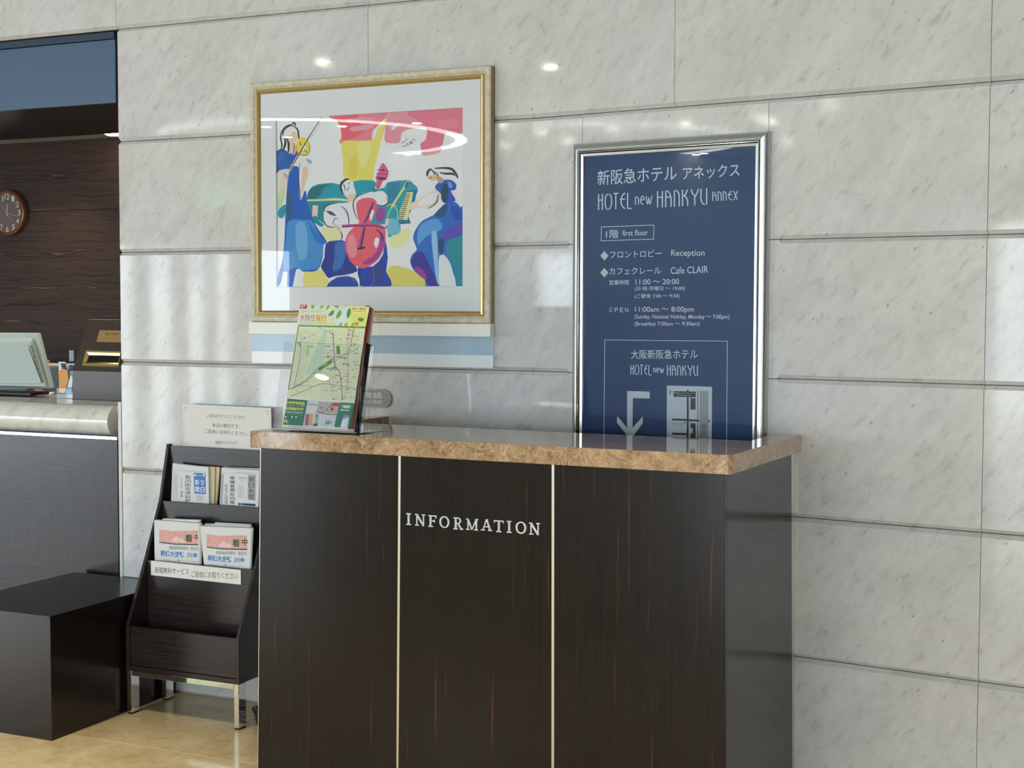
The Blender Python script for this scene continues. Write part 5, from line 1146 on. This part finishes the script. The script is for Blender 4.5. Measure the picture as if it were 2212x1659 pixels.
# cables on the floor behind the rack
cbv = []
cx0 = onz(545, 1545, .02) + d1 * .075
for k in range(5):
    pts = []
    for i in range(25): a = 2 * math.pi * i / 24; pts.append(cx0 + d1 * ((.085 + .006 * k) * math.cos(a) + .03) + n1 * ((.07 - .004 * k) * math.sin(a) + .02) + Z * (-.014 + .009 * k + .004 * math.sin(3 * a + k)))
    cbv.append(tube(pts, .0055, 8))
pts = [cx0 + d1 * (-.05 + .014 * i) + n1 * (.02) + Z * (.02 + .11 * math.sin(math.pi * i / 12) ) for i in range(13)]; cbv.append(tube(pts, .0025, 6))
v, f = join(cbv); o = mesh('cable_coil', v, f, flat((52, 52, 54), .35), smooth=True); setp(o, 'dark coiled cable on the floor between the rack and the counter', 'cable')

# ------------------------------------------------------------------ brochure holder on the counter
VP_ = Pl(C(0, .055, ZC), dc, Z)
def solve_lean(xb, yb, xt, yt, qb_):
    P0 = Pl(C(0, qb_, ZC), dc, Z).px(xb, yb)
    r = ray(xt, yt); # P0 + a*nc + b*Z lies on the ray
    # dc component of ray point must equal dc component of P0
    t = (P0 - CAM).dot(dc) / r.dot(dc); Q = CAM + r * t; return P0, Q
qb0 = .062
Pb, Pt = solve_lean(611.2, 917.5, 646.8, 660, qb0)
LV = (Pt - Pb); LH = LV.length; LV = LV.normalized()
BF = Pl(Pb, dc, LV)
bw_ = BF.uv(754, 925)[0]
bh = thing('brochure_holder', C((Pb - K).dot(dc) + bw_ / 2, .06, ZC), 'clear acrylic brochure holder standing at the left end of the counter', 'holder')
NB = BF.n
sx0, sx1 = -.034, bw_ + .040                            # holder reaches past the brochures on both sides
def H(u, v, o): return BF.at(u, v, o)
zlow = (ZC + .0062 - Pb.z) / LV.z
tH = BF.off(.042).uv(823.5, 691)[1]
T_ = .0028
hexa('back_plate', [H(sx0, zlow, .040), H(sx1, zlow, .040), H(sx1, tH, .040), H(sx0, tH, .040), H(sx0, zlow, .040 + T_), H(sx1, zlow, .040 + T_), H(sx1, tH, .040 + T_), H(sx0, tH, .040 + T_)], M_ACRYL, bh, bevel=.0008, seg=1)
pk = BF.off(-.006).uv(612, 738)[1]
FPo = -.0075
hexa('front_plate', [H(sx0, zlow, FPo), H(sx1 - .012, zlow, FPo), H(sx1 - .012, pk * .97, FPo), H(sx0, pk, FPo), H(sx0, zlow, FPo + T_), H(sx1 - .012, zlow, FPo + T_), H(sx1 - .012, pk * .97, FPo + T_), H(sx0, pk, FPo + T_)], M_ACRYL, bh, bevel=.0008, seg=1)
for a_, nm in ((sx0, 'side_wall'), (sx1 - .012 - T_, 'side_wall')):
    hexa(nm, [H(a_, zlow, FPo + T_ + .0002), H(a_ + T_, zlow, FPo + T_ + .0002), H(a_ + T_, pk, FPo + T_ + .0002), H(a_, pk, FPo + T_ + .0002), H(a_, zlow, .0398), H(a_ + T_, zlow, .0398), H(a_ + T_, pk, .0398), H(a_, pk, .0398)], M_ACRYL, bh)
q0h = (H(0, zlow, FPo) - K).dot(nc); u0h = (H(sx0, 0, 0) - K).dot(dc); u1h = (H(sx1, 0, 0) - K).dot(dc)
hexa('base_plate', box(C, (u0h, u1h), (q0h - .002, q0h + .16), (ZC + .0002, ZC + .0032)), M_ACRYL, bh, bevel=.0006, seg=1)
prism('rear_strut', [C(u1h - .02, q0h + .155, ZC + .0035), C(u1h - .02, q0h + .158, ZC + .0035), H(sx1 - .02, LH * .42, .0435), H(sx1 - .02, LH * .42, .0430)], dc * -.10, M_ACRYL, bh)
# brochures
gB = 'brochures in the clear holder'
def brochure(k, top_off, col, label, dxr, front=False):
    o0 = .0004 + .0050 * k; t = thing('brochure', H(bw_ / 2, -.004, o0), label, 'brochure', gB)
    u0_, u1_ = .0 + .0022 * k, bw_ + dxr
    pts = [H(u0_, 0, o0), H(u1_, 0, o0), H(u1_, LH + top_off, o0), H(u0_, LH + top_off, o0)]
    hexa('pages', pts + [p + NB * .0042 for p in pts], flat(col, .45), t, bevel=.0006, seg=1); return t
b0 = brochure(0, 0, (224, 226, 214), 'foremost brochure with green leaf header and street map', 0, True)
for k, (tf, c, lb) in enumerate((((.002), (120, 160, 70), 'second brochure, green top edge just above the foremost'), (.003, (120, 84, 70), 'third brochure with a dull brown page edge'), (.001, (170, 70, 66), 'fourth brochure with a red page edge'), (-.002, (150, 118, 104), 'fifth brochure with a tan page edge'), (-.004, (196, 170, 158), 'hindmost brochure with a pale pink page edge')), 1):
    brochure(k, tf, c, lb, .0035 * k)
L = Layers(BF, .000012, .0004)
b6 = lambda x, y: (520 + x / 5.185, 640 + y / 5.185)
bt_ = lambda x, y: (630 + x / 12.29, 650 + y / 12.29)
b3 = lambda x, y: (520 + x / 6.9125, 640 + y / 6.9125)
bb_ = lambda x, y: (600 + x / 12.29, 850 + y / 12.29)
p_ = lambda *c: flat(c, .4)
L.add([b3(890, 128), b3(1925, 158), b3(1862, 478), b3(858, 448)], p_(226, 230, 150))
L.add([b3(890, 128), b3(1300, 140), b3(1500, 300), b3(1330, 440), b3(858, 425)], p_(214, 222, 206)); L.add([b3(1380, 150), b3(1600, 156), b3(1600, 440), b3(1420, 440)], p_(218, 224, 226)); L.add([b3(1090, 250), b3(1300, 300), b3(1300, 410), b3(1100, 400)], p_(232, 226, 150)); L.add([b3(1650, 250), b3(1888, 260), b3(1870, 440), b3(1660, 430)], p_(228, 222, 120))
L.add([b3(858, 426), b3(1866, 452), b3(1862, 480), b3(856, 448)], p_(108, 152, 66))
for k in range(8): L.stroke([b3(866 + 125 * k, 428 + 3.4 * k), b3(864 + 124 * k, 450 + 3.6 * k)], .6, p_(214, 226, 190))
L.add([b3(856, 448), b3(872, 450), b3(720, 1400), b3(702, 1400)], p_(110, 154, 72))
L.add([b3(872, 450), b3(1862, 480), b3(1700, 1590), b3(702, 1505), b3(720, 1400)], p_(222, 226, 190))
L.add([bt_(232, 98), bt_(415, 104), bt_(402, 208), bt_(222, 204)], p_(190, 40, 48)); text(L, '免費', *bt_(246, 184), *bt_(370, 186), 72 / 12.29, p_(236, 220, 216), .02)
text(L, 'Japan Travel GO', *bt_(248, 318), *bt_(800, 328), 80 / 12.29, p_(206, 160, 96)); text(L, '大阪任我行', *bt_(225, 525), *bt_(920, 545), 168 / 12.29, p_(178, 52, 40), -.002)
text(L, '附優惠券', *bt_(1618, 244), *bt_(1975, 252), 66 / 12.29, p_(206, 96, 58), .02)
for y in (548, 590): L.stroke([bt_(222, y), bt_(930 + (y - 548) * 6, y + 30)], .45, p_(130, 150, 90))
L.stroke([bt_(1615, 276), bt_(1965, 286)], .7, p_(120, 110, 70))
def leaf(c, pts, fn=bt_): L.add(spline([fn(*p) for p in pts], True, 4), p_(*c))
LGc = (92, 150, 62)
leaf(LGc, [(970, 395), (1010, 320), (1060, 268), (1130, 252), (1128, 300), (1090, 370), (1030, 396)]); leaf((110, 166, 66), [(1190, 478), (1190, 380), (1235, 290), (1295, 246), (1325, 300), (1300, 380), (1250, 440)]); leaf(LGc, [(1490, 470), (1462, 380), (1475, 270), (1540, 190), (1575, 250), (1566, 340), (1525, 420)]); leaf((84, 146, 70), [(1750, 478), (1800, 446), (1880, 452), (1925, 490), (1880, 540), (1810, 545)])
leaf((126, 170, 60), [(515, 112), (600, 118), (585, 190), (545, 218), (525, 170)]); leaf((150, 186, 70), [(740, 208), (760, 150), (780, 125), (850, 122), (830, 175)]); leaf((140, 180, 66), [(915, 238), (925, 180), (960, 130), (1010, 128), (985, 190)]); leaf((116, 164, 60), [(1120, 135), (1240, 140), (1240, 180), (1180, 182)])
for x in (1300, 1440, 1630): leaf((136, 178, 66), [(x - 50, 655), (x - 10, 600), (x + 35, 572), (x + 30, 655)])
L.stroke([bt_(1090, 212), bt_(1150, 232), bt_(1300, 200), bt_(1400, 165), bt_(1500, 150)], .6, p_(150, 140, 150))
L.add(spline([bt_(1735 + 42 * math.cos(t), 612 + 46 * math.sin(t)) for t in [k * 1.047 for k in range(6)]], True, 3), p_(190, 60, 50)); L.add([bt_(1730, 590), bt_(1760, 600), bt_(1750, 640), bt_(1722, 636)], p_(232, 214, 170))
# map artwork
L.add([b3(1232, 520), b3(1282, 540), b3(1210, 1160), b3(960, 1165), b3(1010, 1040)], p_(190, 216, 190)); L.add([b3(985, 728), b3(1085, 728), b3(1080, 770), b3(1020, 770), b3(1015, 870), b3(975, 870)], p_(168, 202, 158))
rg = random.Random(5); RC = p_(196, 196, 178); LV_ = p_(196, 190, 204)
for k in range(16):
    x = 885 + 22 * k; L.stroke([b3(x, 470 + 2 * k), b3(x - 105, 1390)] if k < 7 else [b3(x + 0, 470 + 2 * k), b3(x - 30, 700)], .4, RC)
for k in range(20): y = 500 + 44 * k; L.stroke([b3(860 - .15 * (y - 450), y), b3(1200 - .28 * (y - 450), y + 26)], .4, RC)
for k in range(17): x = 1270 + 36 * k; L.stroke([b3(x, 480 + .3 * k), b3(x - 60, 1560)], .4, RC)
for k in range(22): y = 520 + 47 * k; L.stroke([b3(1240 - .03 * y, y), b3(1855 - .14 * (y - 450), y + 22)], .4, RC)
for p, w, c in (([(1150, 462), (1260, 500), (1375, 560)], 2.4, LV_), ([(870, 560), (900, 640), (870, 1000), (800, 1280)], 1.2, LV_), ([(1200, 500), (1050, 590), (905, 640)], 1.1, LV_), ([(760, 1310), (850, 1330), (1060, 1330)], 2.2, LV_), ([(1602, 480), (1590, 700), (1600, 1000), (1590, 1350), (1530, 1500)], 2.2, p_(222, 188, 172)),
                ([(1375, 560), (1390, 800), (1400, 950), (1412, 1060), (1470, 1120), (1510, 1400), (1510, 1560)], 1.6, p_(164, 130, 178)), ([(1285, 840), (1310, 930), (1390, 900)], .8, p_(216, 160, 180)),
                ([(740, 1385), (960, 1260), (1160, 1070), (1400, 915), (1560, 860), (1620, 790), (1690, 480)], .8, p_(88, 88, 80)), ([(745, 1390), (970, 1270), (1180, 1100), (1420, 950), (1690, 810), (1770, 740)], .7, p_(100, 100, 92)),
                ([(745, 1490), (900, 1430), (1200, 1310), (1450, 1335), (1750, 1385)], 1.2, p_(96, 156, 140)), ([(1330, 1110), (1412, 1060)], 1.6, p_(90, 84, 96))): L.stroke([b3(*q_) for q_ in p], w, c)
L.add([b3(1155, 1078), b3(1350, 945), b3(1372, 985), b3(1175, 1116)], p_(88, 136, 48)); L.add([b3(1425, 742), b3(1472, 735), b3(1482, 858), b3(1435, 868)], p_(96, 144, 60)); text(L, '大阪站', *b3(1232, 1060), *b3(1295, 1015), 26 / 6.9, p_(220, 230, 200), .02)
for k in range(70):
    x = rg.uniform(1240, 1780); y = rg.uniform(480, 1540)
    x = min(x, 1800 - .14 * (y - 450)); c = rg.choice([(60, 62, 84), (60, 62, 84), (200, 90, 80), (84, 96, 140), (40, 40, 48)])
    L.stroke([b3(x, y), b3(x + rg.uniform(16, 70), y + rg.uniform(1, 4))], rg.uniform(.6, 1.1), p_(*c))
    if k % 3 == 0: L.add([b3(x - 14, y - 10), b3(x - 3, y - 10), b3(x - 3, y + 8), b3(x - 14, y + 8)], p_(50, 52, 66))
for k in range(26):
    x = rg.uniform(850, 1200); y = rg.uniform(500, 1480); L.stroke([b3(x - .12 * (y - 450), y), b3(x + 24 - .12 * (y - 450), y + 2)], .7, p_(100, 104, 90))
for x, y in ((950, 620), (868, 702), (886, 732), (1375, 562), (1412, 1055), (1605, 1030)): L.add([b3(x - 9, y - 12), b3(x + 9, y - 12), b3(x + 9, y + 12), b3(x - 9, y + 12)], p_(84, 110, 176))
# advertisement strip at the foot (square codes left out)
L.add([bb_(255, 88), bb_(2050, 232), bb_(1860, 950), bb_(120, 850)], p_(226, 228, 222))
L.add([bb_(258, 134), bb_(792, 182), bb_(668, 860), bb_(136, 828)], p_(30, 106, 92)); L.add([bb_(792, 180), bb_(1650, 240), bb_(1520, 892), bb_(668, 860)], p_(196, 196, 198)); L.add([bb_(1650, 236), bb_(2045, 256), bb_(1900, 915), bb_(1490, 892)], p_(34, 112, 96))
YL = p_(236, 224, 80); text(L, '日本特色商品', *bb_(250, 280), *bb_(735, 312), 84 / 12.29, YL, .03); text(L, '就在東急手創館', *bb_(228, 440), *bb_(708, 474), 84 / 12.29, YL, .03); text(L, '應有盡有的一站式體驗', *bb_(240, 345), *bb_(722, 368), 44 / 12.29, p_(150, 200, 190)); text(L, '最受歡迎的精選好物', *bb_(212, 512), *bb_(688, 540), 38 / 12.29, p_(214, 230, 224), .01)
text(L, '95', *bb_(170, 790), *bb_(282, 792), 92 / 12.29, YL, .03); text(L, '折', *bb_(288, 792), *bb_(318, 794), 40 / 12.29, YL)
for x in (198, 362, 470): L.add([bb_(x, 600), bb_(x + 34, 602), bb_(x + 32, 650), bb_(x - 2, 648)], p_(206, 222, 216))
for k in range(14): L.stroke([bb_(206 + 34 * k, 545 + 1.6 * k), bb_(220 + 34 * k, 546 + 1.6 * k)], .9, p_(180, 210, 200))
L.add([bb_(800, 195), bb_(1070, 208), bb_(1018, 525), bb_(745, 510)], p_(206, 208, 212)); L.add([bb_(785, 265), bb_(1058, 282), bb_(1052, 322), bb_(778, 306)], p_(160, 162, 168))
L.add([bb_(1080, 212), bb_(1648, 244), bb_(1575, 545), bb_(1035, 485)], p_(176, 166, 164))
for k in range(26):
    x = rg.uniform(1070, 1560); y = rg.uniform(240, 500); s_ = rg.uniform(14, 46); c = rg.choice([(90, 88, 92), (120, 96, 96), (200, 190, 188), (70, 90, 84), (150, 60, 64)])
    L.add([bb_(x, y), bb_(x + s_, y + 2), bb_(x + s_ - 4, y + s_ * .7), bb_(x - 4, y + s_ * .7)], p_(*c))
L.add([bb_(1455, 240), bb_(1642, 250), bb_(1622, 340), bb_(1430, 330)], p_(196, 60, 66)); L.add([bb_(1410, 368), bb_(1484, 376), bb_(1470, 460), bb_(1400, 440)], p_(170, 36, 46)); L.stroke([bb_(1035, 485), bb_(1330, 555), bb_(1570, 560)], 1.6, p_(50, 50, 54))
for x0_, x1_, c in ((735, 800, (96, 92, 80)), (765, 825, (176, 88, 110)), (830, 895, (196, 170, 110)), (895, 950, (222, 130, 160)), (930, 990, (236, 214, 130)), (985, 1065, (84, 140, 180))): L.add([bb_(x0_ + 15, 545), bb_(x1_ + 15, 548), bb_(x1_ - 15, 850), bb_(x0_ - 15, 845)], p_(*c))
L.add([bb_(985, 640), bb_(1070, 648), bb_(1050, 790), bb_(965, 780)], p_(130, 200, 160)); L.add([bb_(940, 800), bb_(1065, 810), bb_(1050, 872), bb_(930, 865)], p_(96, 76, 150))
L.add([bb_(1120, 560), bb_(1560, 572), bb_(1500, 885), bb_(1070, 868)], p_(200, 202, 204)); L.add([bb_(1280, 730), bb_(1400, 738), bb_(1390, 810), bb_(1240, 815)], p_(84, 150, 150)); L.stroke([bb_(1200, 800), bb_(1250, 740)], 1.2, p_(240, 240, 240))
for k in range(24):
    x = rg.uniform(1110, 1500); y = rg.uniform(590, 840); s_ = rg.uniform(10, 30); c = rg.choice([(150, 140, 170), (110, 120, 140), (226, 226, 228), (140, 180, 170), (190, 170, 150)])
    L.add([bb_(x, y), bb_(x + s_, y + 2), bb_(x + s_ - 3, y + s_ * .8), bb_(x - 3, y + s_ * .8)], p_(*c))
L.add([bb_(1740, 305), bb_(1915, 315), bb_(1900, 395), bb_(1730, 388)], p_(190, 206, 198)); L.stroke([bb_(1675, 320), bb_(1720, 310), bb_(1700, 375)], .8, p_(190, 210, 200)); L.stroke([bb_(1955, 325), bb_(1920, 330), bb_(1935, 390)], .8, p_(190, 210, 200))
text(L, '東急手創館', *bb_(1680, 465), *bb_(1918, 478), 46 / 12.29, p_(226, 234, 230), .02)
L.add([bb_(1745, 570), bb_(1905, 580), bb_(1850, 905), bb_(1665, 892)], p_(222, 224, 228)); L.add([bb_(1745, 570), bb_(1905, 580), bb_(1895, 630), bb_(1715, 690)], p_(132, 140, 196))
for k in range(7): L.stroke([bb_(1800 - 3 * k, 650 + 34 * k), bb_(1885 - 5 * k, 652 + 34 * k)], .5, p_(150, 154, 160))
L.build('cover_print', b0)
